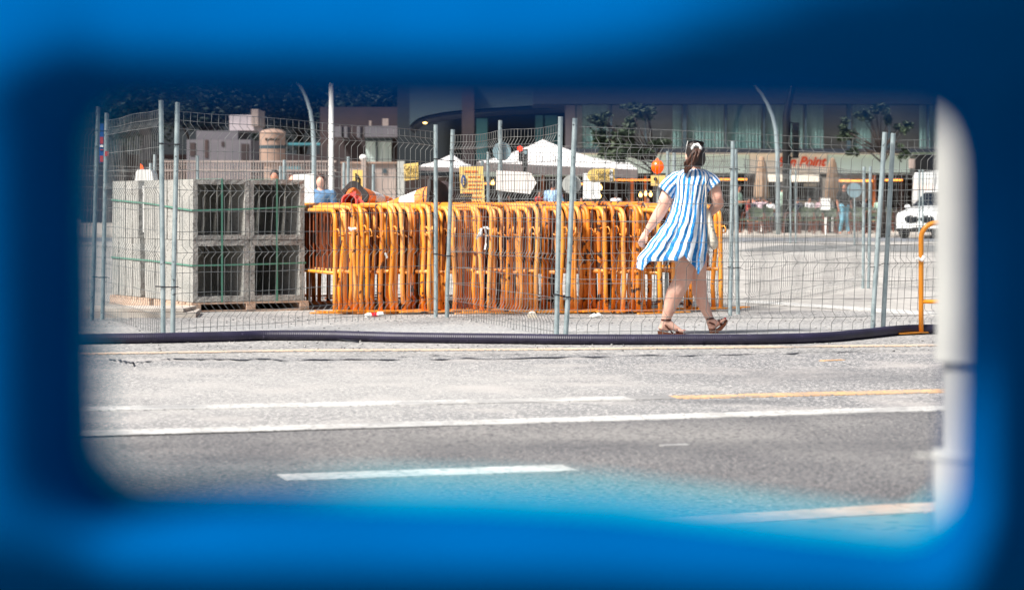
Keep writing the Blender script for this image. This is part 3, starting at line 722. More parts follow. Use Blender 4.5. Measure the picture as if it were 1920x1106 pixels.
for k in range(420):
    px = random.uniform(150, 1760); py = random.choice((random.uniform(592, 622), random.uniform(596, 604), random.uniform(640, 660)))
    g = G(px, py); s = random.uniform(.004, .013); m.blob((g.x, g.y, s * .4 + .004), (s, s, s * .6), 5, 3)
tag(m.build('pebbles', M['gravel']), 'scattered grit and pebbles along the road edge and fence line', 'grit', kind='stuff')

# ------------------------------------------------------------ things lying on the barrier tops
def cone_at(label, tip, base, rb, rt, bands, plate, group='traffic cones lying on the barriers'):
    tip, base = Vector(tip), Vector(base); t = thing('traffic_cone', label, 'traffic cone', base, 0, group)
    ax = (tip - base); 
    for k, (f0, f1, mt) in enumerate(bands):
        m = MB(); m.tube([base + ax * f0, base + ax * f1], [rb + (rt - rb) * f0, rb + (rt - rb) * f1], 24, cap=True)
        m.build('band', M[mt], t, smooth=False)
    if plate:
        q = ax.normalized().to_track_quat('Z', 'Y').to_matrix() @ Matrix.Rotation(plate[1], 3, 'Z')
        m = MB(); s = plate[0]; c = [(-s, -s * .7), (-s * .7, -s), (s * .7, -s), (s, -s * .7), (s, s * .7), (s * .7, s), (-s * .7, s), (-s, s * .7)]
        m.prism([base - ax.normalized() * .03 + q @ Vector((x, y, 0)) for x, y in c], ax.normalized() * .035); m.build('base_plate', M['rubber'], t)
    return t
cone_at('large orange and white traffic cone lying on the barriers, base towards the fence posts', P(716, 388, 25.3), P(818, 372, 25.0), .155, .028,
        [(0, .10, 'cone_o'), (.101, .13, 'rubber'), (.131, .30, 'cone_o'), (.301, .62, 'white'), (.621, .84, 'cone_o'), (.841, 1.0, 'white')], (.19, R(20)))
c2 = cone_at('traffic cone lying on the barriers, square black base facing the camera', P(752, 383, 26.2), P(666, 368, 25.0), .115, .03,
             [(0.0, .28, 'cone_o'), (.281, .52, 'white'), (.521, .74, 'cone_o'), (.741, 1, 'white')], None)
# square black base seen from below (as a frame), pink cone nested
b0 = P(662, 369, 24.93); m = MB(); q = Matrix.Rotation(R(-14), 3, 'Z') @ Matrix.Rotation(R(45), 3, 'Y')
n = 24; vs = []
for k in range(n):
    a = 2 * math.pi * k / n; sx, sy = math.cos(a), math.sin(a); f = .135 / max(abs(sx), abs(sy)); rr = min(f, .165)
    for (rad, y) in ((rr, 0), (.095, 0), (.095, .04), (rr, .04)):
        vs.append(b0 + q @ Vector((sx * rad, y, sy * rad)))
m.add(vs, [(4 * k + j, 4 * ((k + 1) % n) + j, 4 * ((k + 1) % n) + (j + 1) % 4, 4 * k + (j + 1) % 4) for k in range(n) for j in range(4)])
m.build('base_plate', M['rubber'], c2)
t = thing('traffic_cone', 'pink-red cone nested inside the black square cone base', 'traffic cone', P(655, 380, 24.85), 0, 'traffic cones lying on the barriers')
m = MB(); a = P(654, 378, 24.75); b = P(690, 378, 25.6)
n = 20; ax = (b - a).normalized(); e1 = Vector((0, 0, 1)); e2 = ax.cross(e1).normalized(); e1 = e2.cross(ax); vs = []
for (p, r) in ((a, .082), (b, .03), (b, .022), (a, .070)):
    for k in range(n): an = 2 * math.pi * k / n; vs.append(p + e1 * r * math.sin(an) + e2 * r * math.cos(an))
m.add(vs, [(r_ * n + k, r_ * n + (k + 1) % n, ((r_ + 1) % 4) * n + (k + 1) % n, ((r_ + 1) % 4) * n + k) for r_ in range(4) for k in range(n)])
m.build('cone_body', M['cone_p'], t, smooth=False)
m = MB()
m.prism([P(651, 366, 24.84), P(667, 358, 24.84), P(668, 372, 24.84)], (.0, .01, 0)); m.prism([P(668, 372, 24.86), P(667, 362, 24.86), P(684, 381, 24.86), P(684, 391, 24.86), P(664, 391, 24.86)], (0, .01, 0)); m.build('flap', M['cone_p'], t)
t = thing('rubber_block_stack', 'stack of black rubber blocks lying on the barrier row', 'rubber blocks', P(870, 390, 25))
for k in range(5):
    m = MB(); y = 389 - k * 5.3; a = P(856 + (k % 2) + k * .4, y, 25); b = P(884 - k * .3 + (2 if k > 2 else 0), y - 4.6, 25)
    m.box(((a.x + b.x) / 2, 25.1, (a.z + b.z) / 2), (b.x - a.x, .3 + .01 * (k % 2), b.z - a.z)); m.build('slab', M['rubber'], t)
m = MB(); m.box(P(885, 391, 25.2), (.5, .35, .012)); tag(m.build('rubber_mat', M['rubber'], loc=P(885, 391, 25.2)), 'flat black mat lying on the barrier tops under the sign board', 'mat')
m = MB(); m.blob(P(832, 366, 25.6), (.13, .1, .15)); m.blob(P(812, 352, 25.5), (.05, .05, .06))
tag(m.build('sandbag', M['brownwall'], loc=P(832, 390, 25.6)), 'dull brown sack behind the big lying cone', 'sack')

# ------------------------------------------------------------ signs, boards and lamps on the rear fence
def board(name, label, x0, y0, x1, y1, D, m, cat, poly=None, th=.02, post=None, group=None):
    gx = (x0 + x1) / 2; t = thing(name, label, cat, P(gx, y1, D), 0, group)
    mb = MB(); pl = poly or [(x0, y0), (x1, y0), (x1, y1), (x0, y1)]
    mb.prism([P(x, y, D) for x, y in pl], (0, th, 0)); mb.build('panel', M[m], t)
    if post:
        for px in post:
            mb = MB(); mb.tube([(P(px, 0, D).x, D + th + .03, 0), (P(px, 0, D).x, D + th + .03, P(px, y0 - 6, D).z)], .022, 8); mb.build('post', M['galv'], t)
    return t
t = board('warning_sign', 'tall yellow notice board with a blue round symbol', 861, 312, 908, 395, 27.5, 'sign_y', 'sign', [(861, 313), (906, 312), (910, 397), (864, 397)])
m = MB(); c = P(869, 339, 27.49); m.prism([c + Vector((.028 * math.cos(a * .3), 0, .068 * math.sin(a * .3))) for a in range(21)], (0, -.003, 0)); m.build('blue_disc', M['sign_blue'], t)
m = MB(); c = P(869, 336, 27.48); m.blob(c, (.009, .003, .014), 8, 5); m.box(P(869, 343, 27.48), (.016, .004, .05)); m.build('figure', M['sign_y'], t)
m = MB(); random.seed(6)
for (y, h) in ((320, 4), ):
    for x in (871, 877, 884, 890): pbox(m, x, y, x + 5, y + h, 27.496, .004)
for y in (331, 339, 346, 353, 361, 369, 377, 385):
    x = 878 if y < 360 else 868
    while x < 902: wd = random.uniform(3, 8); pbox(m, x, y, min(x + wd, 904), y + 2.2, 27.496, .004); x += wd + 1.6
m.build('lettering', M['sign_txt'], t)
t = board('road_sign', 'small yellow sign with two dark lines of writing', 757, 306, 785, 339, 29, 'sign_y', 'sign', [(757, 308), (784, 305), (785, 336), (758, 339)])
text('lettering', 'CALLE', .062, M['ink'], t, P(771, 315, 28.98)); text('lettering', 'CORTADA', .044, M['ink'], t, P(771, 327, 28.98))
t = board('road_sign', 'narrow yellow sign with dark upright marks above the black cone base', 661, 319, 680, 352, 28, 'sign_y', 'sign')
m = MB(); pbox(m, 666, 325, 668.5, 340, 27.99, .005); pbox(m, 670, 328, 672, 336, 27.99, .005); pbox(m, 672, 333, 675, 346, 27.99, .005); m.build('marks', M['ink'], t)
t = board('road_sign', 'rounded yellow diversion sign left of the orange lamp', 1101, 317, 1152, 341, 28.5, 'sign_y', 'sign',
          [(1152, 317), (1152, 341), (1112, 342), (1106, 339), (1102, 334), (1101, 329), (1103, 323), (1107, 319), (1112, 317)])
text('lettering', 'DESVÍO', .058, M['ink'], t, P(1133, 324, 28.48)); text('lettering', 'PROVISIONAL', .046, M['ink'], t, P(1128, 334.5, 28.48), sx=.95)
m = MB(); pbox(m, 1143, 318, 1149, 340, 28.49, .006); m.build('white_band', M['white'], t)
t = board('arrow_board', 'blank white arrow-shaped board pointing right', 930, 320, 1006, 363, 26.8, 'white', 'board', [(931, 320), (990, 323), (997, 326), (1006, 343), (994, 364), (930, 357)], post=(937,))
t = board('notice_board', 'plain white rectangular board under the diversion sign', 1093, 325, 1125, 373, 30, 'white', 'board')
t = board('notice_board', 'white board standing between the concrete boxes and the barriers', 548, 326, 588, 398, 29, 'white', 'board', [(549, 328), (588, 325), (589, 398), (548, 398)])
t = board('poster', 'narrow blue and red poster between the leftmost fence posts', 186, 232, 194, 306, 25, 'sign_blue', 'poster')
for (y0, y1, mm) in ((257, 270, 'reds'), (280, 282, 'reds'), (292, 304, 'reds'), (272, 276, 'white')):
    m = MB(); pbox(m, 187, y0, 193.4, y1, 24.99, .012); m.build('mark', M[mm], t)
m = MB(); pbox(m, 196.5, 284, 203, 293, A2.y - .03, .004); tag(m.build('sticker', M['reds'], loc=P(199, 293, A2.y - .03)), 'small red and white sticker on a left fence post', 'sticker')
def disc_sign(label, px, py, r, D, m, ppx=None, ptop=None, group=None):
    t = thing('round_sign', label, 'sign', G(px, HY + F * CH / D), 0, group); c = P(px, py, D); k = r * D / F
    mb = MB(); mb.tube([c, c + Vector((0, .015, 0))], k, 28); mb.build('disc', M[m], t)
    x = P(ppx or px, 0, D).x
    mb = MB(); mb.tube([(x, D - .03, 0), (x, D - .03, P(0, ptop or py + r, D).z)], .026, 10); mb.build('post', M['galv'], t)
disc_sign('grey-blue back of a round sign on a tall steel post', 941, 284, 17.5, 29.5, 'disc', 938, 226)
disc_sign('pale grey back of a round sign behind the fence posts left of the woman', 1072, 346, 18, 33, 'disc2', 1077, 330)
disc_sign('pale blue round sign before the restaurant terrace', 1602, 357, 14, 62, 'disc', 1602, 372)
# orange flashing beacon
t = thing('warning_lamp', 'orange round beacon on a yellow battery box, left of the woman', 'lamp', P(1233, 349, 26.5))
m = MB(); m.tube([P(1233, 313, 26.45), P(1233, 313, 26.55)], [.066, .07], 20); m.blob(P(1233, 313, 26.5), (.069, .05, .078), 18, 10); m.tube([P(1233, 301, 26.5), P(1232, 297, 26.5)], .012, 8); m.build('lens', M['lamp_org'], t, smooth=True)
m = MB(); m.box(P(1234, 338.5, 26.5), (.155, .08, .115)); m.build('battery_box', M['sign_y'], t)
m = MB(); m.tube([P(1229, 336, 26.45), P(1229, 336, 26.44)], .02, 12); m.build('keyhole', M['ink'], t)
m = MB(); m.tube([P(1234, 349, 26.5), (P(1234, 0, 26.5).x, 26.5, 0)], .018, 8); m.build('post', M['galv'], t)
# white tank barrier with small orange lamp
t = thing('plastic_barrier', 'white plastic barrier top showing above the concrete boxes', 'barrier', G(270, 549))
D = 29.5; pl = [(257, 318), (282, 318), (286, 326), (288, 345), (298, 470), (300, 549), (240, 549), (242, 470), (252, 345), (254, 326)]
m = MB(); m.prism([P(x, y, D) for x, y in pl], (0, .4, 0)); m.build('shell', M['white'], t)
m = MB(); m.prism([P(263, 307, D + .2), P(267, 311, D + .2), P(269, 317.5, D + .2), P(263, 317.5, D + .2)], (0, .05, 0)); tag(m.build('marker_flag', M['lamp_org'], loc=P(266, 318, D + .2)), 'small orange marker standing on the white plastic barrier', 'marker')

# ------------------------------------------------------------ the walking woman
WD = 20.35
def W(px, py, dy=0.0):
    # keep pixel size of the plane WD, shift in depth by dy
    p = P(px, py, WD); return Vector((p.x, WD + dy, p.z))
wr = thing('person', 'woman in a blue and white striped dress walking away, cream bag at her side', 'person', G(1295, 628))
def chain(mb, pts, n=14):
    for a, b in zip(pts[:-1], pts[1:]): mb.cap(W(*a[:3]), W(*b[:3]), a[3], b[3], n)
b = MB()
b.blob(W(1304, 290, .005), (.073, .092, .112), 20, 14); b.blob(W(1306, 302, .06), (.05, .045, .06)); b.blob(W(1307, 295, .105), (.012, .022, .02))      # head, jaw, nose
for sx in (-1, 1): b.blob(W(1304 + sx * 17, 294, .0), (.01, .022, .032), 8, 6)
b.cap(W(1303, 303, 0), W(1301, 326, -.01), .05, .058)
b.cap(W(1283, 336, 0), W(1319, 336, 0), .075, .075); b.cap(W(1299, 345, 0), W(1295, 400, 0), .11, .10); b.cap(W(1292, 400, 0), W(1293, 440, 0), .10, .13); b.cap(W(1285, 442, 0), W(1303, 442, 0), .11, .11)
# arms
chain(b, [(1272, 337, 0, .058), (1257, 352, -.01, .060), (1247, 376, -.02, .056), (1242, 390, -.02, .052), (1233, 405, -.01, .051), (1222, 421, .0, .038), (1213, 434, .01, .027)])
chain(b, [(1327, 337, 0, .056), (1338, 352, -.01, .056), (1344, 370, -.02, .052), (1346, 382, 0, .05), (1342, 390, .09, .044), (1335, 400, .2, .032), (1333, 405, .26, .027)])
# left hand: palm, four curled fingers, thumb
b.cap(W(1211, 438, .01), W(1206, 447, .01), .026, .026); b.cap(W(1208, 439, .03), W(1204, 447, .03), .02, .02)
for k, (dx, ln) in enumerate(((-5, .9), (-2, 1.0), (2.5, 1.05), (6, .85))):
    y0 = 449; x0 = 1204 + dx * .75
    chain(b, [(x0, y0, .0 + k * .006, .0105), (x0 - 2.5, y0 + 7 * ln, .012 + k * .01, .010), (x0 - .5, y0 + 12.5 * ln, .028 + k * .01, .009), (x0 + 2.5, y0 + 14 * ln, .04 + k * .01, .008)], 10)
chain(b, [(1210, 440, -.012, .012), (1213, 447, -.02, .0105), (1211, 455, -.014, .009)], 10)
# right hand holding the bag strap
b.cap(W(1333, 406, .27), W(1330, 413, .29), .026, .024)
for k in range(4): chain(b, [(1330 + k * .6, 412 + k * 1.6, .30, .009), (1326, 413 + k * 2, .285, .009), (1324, 411 + k * 2, .265, .008)], 8)
chain(b, [(1335, 408, .25, .011), (1332, 414, .24, .009)], 8)
# legs
chain(b, [(1283, 446, .0, .11), (1284, 478, .0, .092), (1284, 500, .0, .083), (1282, 518, -.005, .076), (1275, 534, -.005, .075), (1266, 549, -.01, .077), (1259, 567, 0, .064), (1253, 585, .0, .049), (1249, 598, .0, .040)])
chain(b, [(1304, 446, .05, .11), (1309, 480, .08, .085), (1311, 505, .10, .072), (1312, 520, .11, .066), (1313, 533, .115, .064), (1314, 548, .12, .064), (1319, 566, .13, .054), (1326, 583, .135, .043), (1333, 598, .14, .035)])
# feet
chain(b, [(1249, 598, .0, .040), (1246, 610, .0, .036)]); b.cap(W(1241, 615, .0), W(1252, 616, .0), .029, .026)
chain(b, [(1250, 604, .0, .038), (1262, 613, -.005, .031), (1272, 618.5, -.01, .023), (1277, 620.5, -.01, .017)])
for k in range(5): chain(b, [(1273, 620, -.035 + k * .014, .0115), (1279 + (1.5, 3, 2.5, 1.5, 0)[k], 620.5, -.04 + k * .0155, .0105 if k else .0125)], 8)
chain(b, [(1333, 598, .14, .036), (1335, 608, .14, .034)]); b.cap(W(1336, 615.5, .14), W(1342, 613, .14), .028, .026)
chain(b, [(1335, 604, .14, .036), (1345, 608, .13, .031), (1352, 606, .125, .024), (1356, 603, .12, .018)])
for k in range(5): chain(b, [(1354, 604.5, .095 + k * .014, .011), (1359 + (1, 2, 1.5, .5, 0)[k], 600, .09 + k * .0155, .0105 if k else .012)], 8)
body = b.build('body', M['skin'], wr); fuse(body, .0055, 5)
# toenails
m = MB()
for k in range(5):
    m.blob(W(1281 + (1.5, 3, 2.5, 1.5, 0)[k], 619, -.043 + k * .0155), (.006, .005, .004), 6, 4); m.blob(W(1361 + (1, 2, 1.5, .5, 0)[k], 598, .087 + k * .0155), (.005, .005, .006), 6, 4)
m.build('toenails', M['red'], wr)
# hair
h = MB()
h.blob(W(1304, 285, -.004), (.083, .102, .098), 20, 14); h.blob(W(1305, 295, -.035), (.078, .07, .085), 18, 12); h.blob(W(1299, 277, -.02), (.055, .07, .06)); h.blob(W(1312, 298, -.03), (.05, .06, .07))
h.blob(W(1306, 308, -.02), (.058, .05, .035))
hair = h.build('hair', M['hair'], wr); fuse(hair, .008, 4)
h = MB(); random.seed(2)
for k in range(46):
    a = random.uniform(0, 6.28); r = random.uniform(0, 1); ox, oy = math.cos(a) * r, math.sin(a) * r
    ln = random.uniform(.5, .9); path = []
    for (x, y, dy, sp) in ((1304, 279, -.11, 2), (1304, 288, -.135, 5), (1300, 300, -.14, 7.5), (1295, 312, -.13, 7.5), (1288, 324, -.12, 6), (1283, 336, -.11, 2)):
        wv = 3.6 * math.sin((y - 280) * .17 + k * .5); y2 = 279 + (y - 279) * ln
        path.append(W(x + ox * sp + wv * .6, y2, dy + oy * sp * .0035 - .01))
    h.tube(path, [.006, .010, .011, .010, .007, .002], 6)
h.build('ponytail', M['auburn'], wr, smooth=True)
# white scrunchie, sunglasses on the head
s = MB(); pts = []
for k in range(9):
    a = R(185 - 190 * k / 8); pts.append(W(1304 + 8 * math.cos(a), 281 - 9 * math.sin(a), -.118 + .01 * math.sin(a)))
s.tube(pts, [.009 + .006 * (k % 2) for k in range(9)], 8); s.blob(W(1306, 272, -.108), (.018, .012, .014), 8, 6); s.build('hair_clip', M['white'], wr, smooth=True)
s = MB()
for x, tl in ((1297, -10), (1311, 8)):
    q = Matrix.Rotation(R(tl), 3, 'Y') @ Matrix.Rotation(R(35), 3, 'X')
    pl = [(-.034, -.024), (-.02, -.031), (.022, -.03), (.034, -.016), (.035, .018), (.026, .028), (-.03, .028), (-.036, .012)]
    s.prism([W(x, 271, -.045) + q @ Vector((a, 0, c)) for a, c in pl], q @ Vector((0, .006, 0)))
s.tube([W(1301, 267, -.04), W(1307, 267, -.04)], .005, 6)
s.build('sunglasses', M['black'], wr)
s = MB(); s.tube([W(1289, 265, -.04), W(1287, 276, -.02), W(1286, 288, .02)], .004, 6); s.build('sunglass_arm', M['white'], wr)

# dress
def interp(tab, y):
    if y <= tab[0][0]: return tab[0][1:]
    for a, c in zip(tab[:-1], tab[1:]):
        if y <= c[0]:
            f = (y - a[0]) / (c[0] - a[0]); f = f * f * (3 - 2 * f) * .5 + f * .5
            return tuple(u + (v - u) * f for u, v in zip(a[1:], c[1:]))
    return tab[-1][1:]
tab = [(317.5, 1302, 14, .062), (320, 1301.5, 24, .075), (325, 1300.5, 32, .098), (333, 1299, 38, .118), (343, 1297, 36.5, .13), (352, 1295.5, 33.5, .135), (370, 1293.5, 32, .14), (395, 1290.5, 34, .15), (415, 1286.5, 39, .165), (435, 1280, 47, .18), (460, 1270.5, 56.5, .20), (485, 1259.5, 65.5, .22), (515, 1257, 68, .23)]
hemt = [(-1.0, 497), (-.93, 502), (-.80, 506), (-.66, 492), (-.5, 489), (-.3, 487.5), (-.1, 488), (.1, 490), (.24, 480), (.3, 477), (.42, 486), (.62, 505), (.76, 515), (.86, 500), (1.0, 470)]
def hemy(c, back):
    for a, d in zip(hemt[:-1], hemt[1:]):
        if c <= d[0]:
            f = (c - a[0]) / (d[0] - a[0]); v = a[1] + (d[1] - a[1]) * f; break
    else: v = hemt[-1][1]
    return v if not back else 478 + (v - 478) * .25
NT, NR = 220, 90
vs = []; uvs = []
for r in range(NR + 1):
    t = r / NR
    for j in range(NT):
        th = 2 * math.pi * j / NT; c, sn = math.cos(th), math.sin(th); back = sn > 0   # sn<0 faces the camera
        hy = hemy(c, False) if sn < .1 else hemy(c, True) + (hemy(c, False) - hemy(c, True)) * max(0, 1 - (sn - .1) / .25)
        y = 317.5 + (hy - 317.5) * (t ** .92); cx, hw, dp = interp(tab, y)
        fl = max(0, (y - 340) / 150)
        fold = .045 * fl * math.sin(7 * th + 1.1 + .8 * fl) + .034 * fl * math.sin(13 * th + 2.3 - 2 * fl) + .014 * math.sin(17 * th + y * .06) + .008 * math.sin(5 * th + y * .05)
        fold += .008 * noise.noise(Vector((c * 4, sn * 4, y * .03)))
        x = cx + hw * c * (1 + fold * .55) + 1.2 * fl * math.sin(11 * th)
        p = W(x, y + (1.5 * fl * math.sin(9 * th)), 0); p.y += sn * dp * (1 + fold * 1.3) + fold * .5 * (1 if sn < 0 else 1)
        vs.append(p)
        uvs.append((j / NT, t))
fs = [(r * NT + j, r * NT + (j + 1) % NT, (r + 1) * NT + (j + 1) % NT, (r + 1) * NT + j) for r in range(NR) for j in range(NT)]
def uv_mesh(mb, uvs, n_around):
    me_o = mb
    return me_o
def build_uv(vs, fs, uvs, name, m, parent, NTa):
    d = MB(); d.v = vs; d.f = fs; d.uv = True
    o = d.build(name, m, parent, smooth=True); lay = o.data.uv_layers.new(name='UVMap')
    for poly in o.data.polygons:
        us = [uvs[o.data.loops[li].vertex_index] for li in poly.loop_indices]
        wrap = max(u[0] for u in us) - min(u[0] for u in us) > .5
        for li, u in zip(poly.loop_indices, us):
            lay.data[li].uv = (u[0] + (1 if wrap and u[0] < .5 else 0), u[1])
    sm = o.modifiers.new('thick', 'SOLIDIFY'); sm.thickness = .003
    return o
build_uv(vs, fs, uvs, 'dress', M['stripe'], wr, NT)
def sleeve(pts, name):
    n = 40; vs = []; uvs = []; fs = []
    P_ = [W(*p[:3]) for p in pts]; k = len(P_)
    ax = (P_[-1] - P_[0]).normalized(); e2 = Vector((0, -1, 0)); e1 = ax.cross(e2).normalized(); e2 = e1.cross(ax)
    for i, p in enumerate(P_):
        for j in range(n):
            a = 2 * math.pi * j / n; rr = pts[i][3] * (1 + .05 * math.sin(6 * a + i) * i / k)
            vs.append(p + e1 * math.cos(a) * rr + e2 * math.sin(a) * rr * 1.05); uvs.append((j / n, i / k))
    fs = [(i * n + j, i * n + (j + 1) % n, (i + 1) * n + (j + 1) % n, (i + 1) * n + j) for i in range(k - 1) for j in range(n)]
    return build_uv(vs, fs, uvs, name, M['stripe_s'], wr, n)
sleeve([(1279, 329, 0, .050), (1271, 334, 0, .062), (1263, 342, 0, .070), (1256, 350, -.005, .075), (1250, 358, -.01, .079), (1248.5, 361, -.01, .081), (1247.5, 362.5, -.01, .077)], 'sleeve')
sleeve([(1319, 329, 0, .046), (1325, 333, 0, .058), (1330, 338, 0, .066), (1334, 344, -.005, .070), (1337, 349, -.01, .073), (1337.6, 351, -.01, .075), (1338, 352, -.01, .071)], 'sleeve')
# bracelet
m = MB(); c0 = W(1216, 430, .008); q = (W(1213, 434, .01) - W(1222, 421, 0)).normalized(); m.tube([c0, c0 + q * .006], .0335, 16); m.build('bracelet', M['chrome'], wr)
# bag and strap (hangs from her shoulder)
bg_ = thing('tote_bag', 'cream cloth shoulder bag with small dark marks, at the walking woman’s right side', 'bag', W(1333, 466, .02))
n = 22; vs = []; prof = [(394, 1326, 3, .02), (400, 1327, 5.5, .04), (415, 1329, 7.5, .06), (435, 1332, 9.5, .07), (450, 1335.5, 9.5, .07), (460, 1337, 8.5, .06), (466, 1337.5, 5.5, .04), (468, 1337.5, 1.5, .01)]
for (y, x, hw, dp) in prof:
    for j in range(n):
        a = 2 * math.pi * j / n; wv = 1 + .06 * math.sin(4 * a + y * .2); p = W(x + hw * math.cos(a) * wv, y, -.02 + dp * math.sin(a) * wv); vs.append(p)
k = len(prof); m = MB(); m.add(vs, [(i * n + j, i * n + (j + 1) % n, (i + 1) * n + (j + 1) % n, (i + 1) * n + j) for i in range(k - 1) for j in range(n)] + [tuple((k - 1) * n + j for j in range(n)), tuple(range(n - 1, -1, -1))])
m.build('bag_body', M['canvas'], bg_, smooth=True)
m = MB(); sp = [W(1320, 327, -.09), W(1321, 345, -.13), W(1321.5, 370, -.125), W(1325, 396, -.05)]
for a, c in zip(sp[:-1], sp[1:]): m.bar(a, c, .005, .018)
m.build('strap', M['canvas'], bg_)
m = MB()
for (x, y) in ((1333, 424), (1336, 431), (1340, 437), (1334, 446)): m.bar(W(x - 2, y, -.088), W(x + 2, y + 1.5, -.09), .003, .006)
m.build('printed_marks', M['ink'], bg_)
# sandals
def sandal(sole, straps, dz, wd=.085):
    m = MB(); m.prism([W(x, y, dz - wd / 2) for x, y in sole], (0, wd, 0)); o = m.build('sandal', M['sole'], wr)
    m = MB()
    for (a, ra, c, rc, sw_) in straps:      # band loops round the foot
        p = W(a[0], a[1], dz); q = W(c[0], c[1], dz); d = (q - p); n = 20; nn = Vector((-d.z, 0, d.x)).normalized(); vs = []
        for j in range(n):
            an = 2 * math.pi * j / n; b0 = (p + q) / 2 + d * .5 * math.cos(an) + Vector((0, ra, 0)) * math.sin(an)
            vs += [b0 + nn * sw_, b0 - nn * sw_]
        m.add(vs, [(2 * j, 2 * j + 1, (2 * j + 3) % (2 * n), (2 * j + 2) % (2 * n)) for j in range(n)])
    s = m.build('straps', M['leather'], o); md = s.modifiers.new('t', 'SOLIDIFY'); md.thickness = .004
sandal([(1233, 620), (1240, 621.5), (1262, 625), (1280, 624), (1285, 625.5), (1284, 628), (1270, 628.5), (1234, 627)],
       [((1239.5, 599.5), .044, (1258.5, 600), 0, .008), ((1240, 602), .04, (1262, 625), 0, .0065), ((1235, 616), .036, (1252, 622), 0, .003), ((1266, 614), .042, (1272, 627), 0, .012), ((1274, 618), .045, (1281, 626.5), 0, .006)], 0.0)
sandal([(1331.5, 617), (1338, 621), (1349, 617), (1360, 607), (1364, 600), (1366.5, 601), (1366, 607), (1356, 619), (1347, 625), (1333, 625.5)],
       [((1326, 600), .039, (1341, 597), 0, .008), ((1328, 604), .036, (1348, 612), 0, .0075), ((1349, 600), .038, (1356, 612), 0, .009), ((1354, 599), .038, (1362, 605), 0, .005)], .135)

# ------------------------------------------------------------ background people
def figure(label, px, D, yfeet, hpx, shirt, legs, skin='skin2', hair='hair', sit=False, arm='down', turn=0, longhair=False, zbase=None):
    """px/yfeet/hpx in photo pixels; sitting figures: yfeet is the seat line"""
    k = D / F; base = P(px, yfeet, D); H = hpx * k; s = H / (1.7 if not sit else 1.25)
    t = thing('person', label, 'person', base)
    ct, st = math.cos(turn), math.sin(turn)
    def q(x, y, z): return base + Vector(((x * ct - y * st) * s, (x * st + y * ct) * s, z * s))
    off = -.45 if sit else 0
    zh = 1.58 + off; b = MB()
    b.blob(q(0, 0, zh), (.078 * s, .095 * s, .115 * s), 12, 9); b.cap(q(0, .01, zh - .1), q(0, .02, zh - .2), .05 * s, .06 * s, 8)
    b.cap(q(-.13, .02, 1.38 + off), q(.13, .02, 1.38 + off), .07 * s, .07 * s, 10); b.cap(q(0, .02, 1.3 + off), q(0, .02, .98 + off), .125 * s, .11 * s, 10)
    b.cap(q(-.08, .02, .92 + off), q(.08, .02, .92 + off), .11 * s, .11 * s, 10)
    arms = {'down': [((-.2, 0, 1.38), (-.25, .03, 1.1), (-.24, -.06, .85)), ((.2, 0, 1.38), (.25, .03, 1.1), (.24, -.06, .85))],
            'fwd': [((-.2, 0, 1.38), (-.24, -.05, 1.1), (-.1, -.28, 1.12)), ((.2, 0, 1.38), (.24, -.05, 1.1), (.1, -.28, 1.12))],
            'head': [((-.2, 0, 1.38), (-.40, .02, 1.46), (-.1, .08, 1.58)), ((.2, 0, 1.38), (.40, .02, 1.46), (.1, .08, 1.58))]}[arm]
    for A in arms:
        A = [(x, y, z + off) for x, y, z in A]
        b.cap(q(*A[0]), q(*A[1]), .05 * s, .042 * s, 8); b.cap(q(*A[1]), q(*A[2]), .04 * s, .028 * s, 8)
        d = Vector(A[2]) - Vector(A[1]); d.normalize(); h0 = Vector(A[2]); b.cap(q(*h0), q(*(h0 + d * .08)), .032 * s, .03 * s, 8)
        for f in range(4): b.cap(q(*(h0 + d * .08 + Vector(((f - 1.5) * .018, 0, 0)))), q(*(h0 + d * .15 + Vector(((f - 1.5) * .02, 0, 0)))), .011 * s, .009 * s, 6)
    LG = MB()
    if sit: ll = [((sx * .1, 0, .90 + off), (sx * .13, -.42, .90 + off), (sx * .13, -.44, .02 + 0 * off)) for sx in (-1, 1)]
    else: ll = [((sx * .09, .02, .9), (sx * .11, -.01 + .05 * sx, .48), (sx * .12, .02 - .08 * sx, .08)) for sx in (-1, 1)]
    for A in ll:
        dz = -.0 if not sit else 0
        A = [q(*a) for a in A]
        b.cap(A[0], A[1], .085 * s, .06 * s, 8); b.cap(A[1], A[2], .055 * s, .035 * s, 8); b.cap(A[2], A[2] + Vector((.03, -.13, -.03)) * s, .038 * s, .028 * s, 8)
        LG.cap(A[0], A[1], .098 * s, .072 * s, 8); LG.cap(A[1], A[1].lerp(A[2], .9), .068 * s, .055 * s, 8)
    LG.cap(q(-.08, .02, .93 + off), q(.08, .02, .93 + off), .122 * s, .122 * s, 8)
    fuse(b.build('body', M[skin], t), .022 * max(s, .8), 3)
    TS = MB(); TS.cap(q(-.13, .02, 1.37 + off), q(.13, .02, 1.37 + off), .085 * s, .085 * s, 10); TS.cap(q(0, .02, 1.28 + off), q(0, .02, .98 + off), .145 * s, .135 * s, 12)
    for A in arms: p0 = q(A[0][0], A[0][1], A[0][2] + off); p1 = q(A[1][0], A[1][1], A[1][2] + off); TS.cap(p0, p0.lerp(p1, .7), .066 * s, .06 * s, 8)
    fuse(TS.build('shirt', M[shirt], t), .022 * max(s, .8), 3); fuse(LG.build('trousers', M[legs], t), .022 * max(s, .8), 3)
    hh = MB(); hh.blob(q(0, .025, zh + .03), (.088 * s, .1 * s, .11 * s), 12, 8)
    if longhair: hh.cap(q(0, .06, zh), q(0, .09, zh - .22), .08 * s, .06 * s)
    hh.build('hair', M[hair], t, smooth=True)
    return t
ZF = .08      # height of the far pavement
figure('waiter in a mint shirt and black trousers on the terrace, right of the fence posts', 1385, 82, 439, 92, 'mint', 'blacks', arm='fwd', turn=R(70))
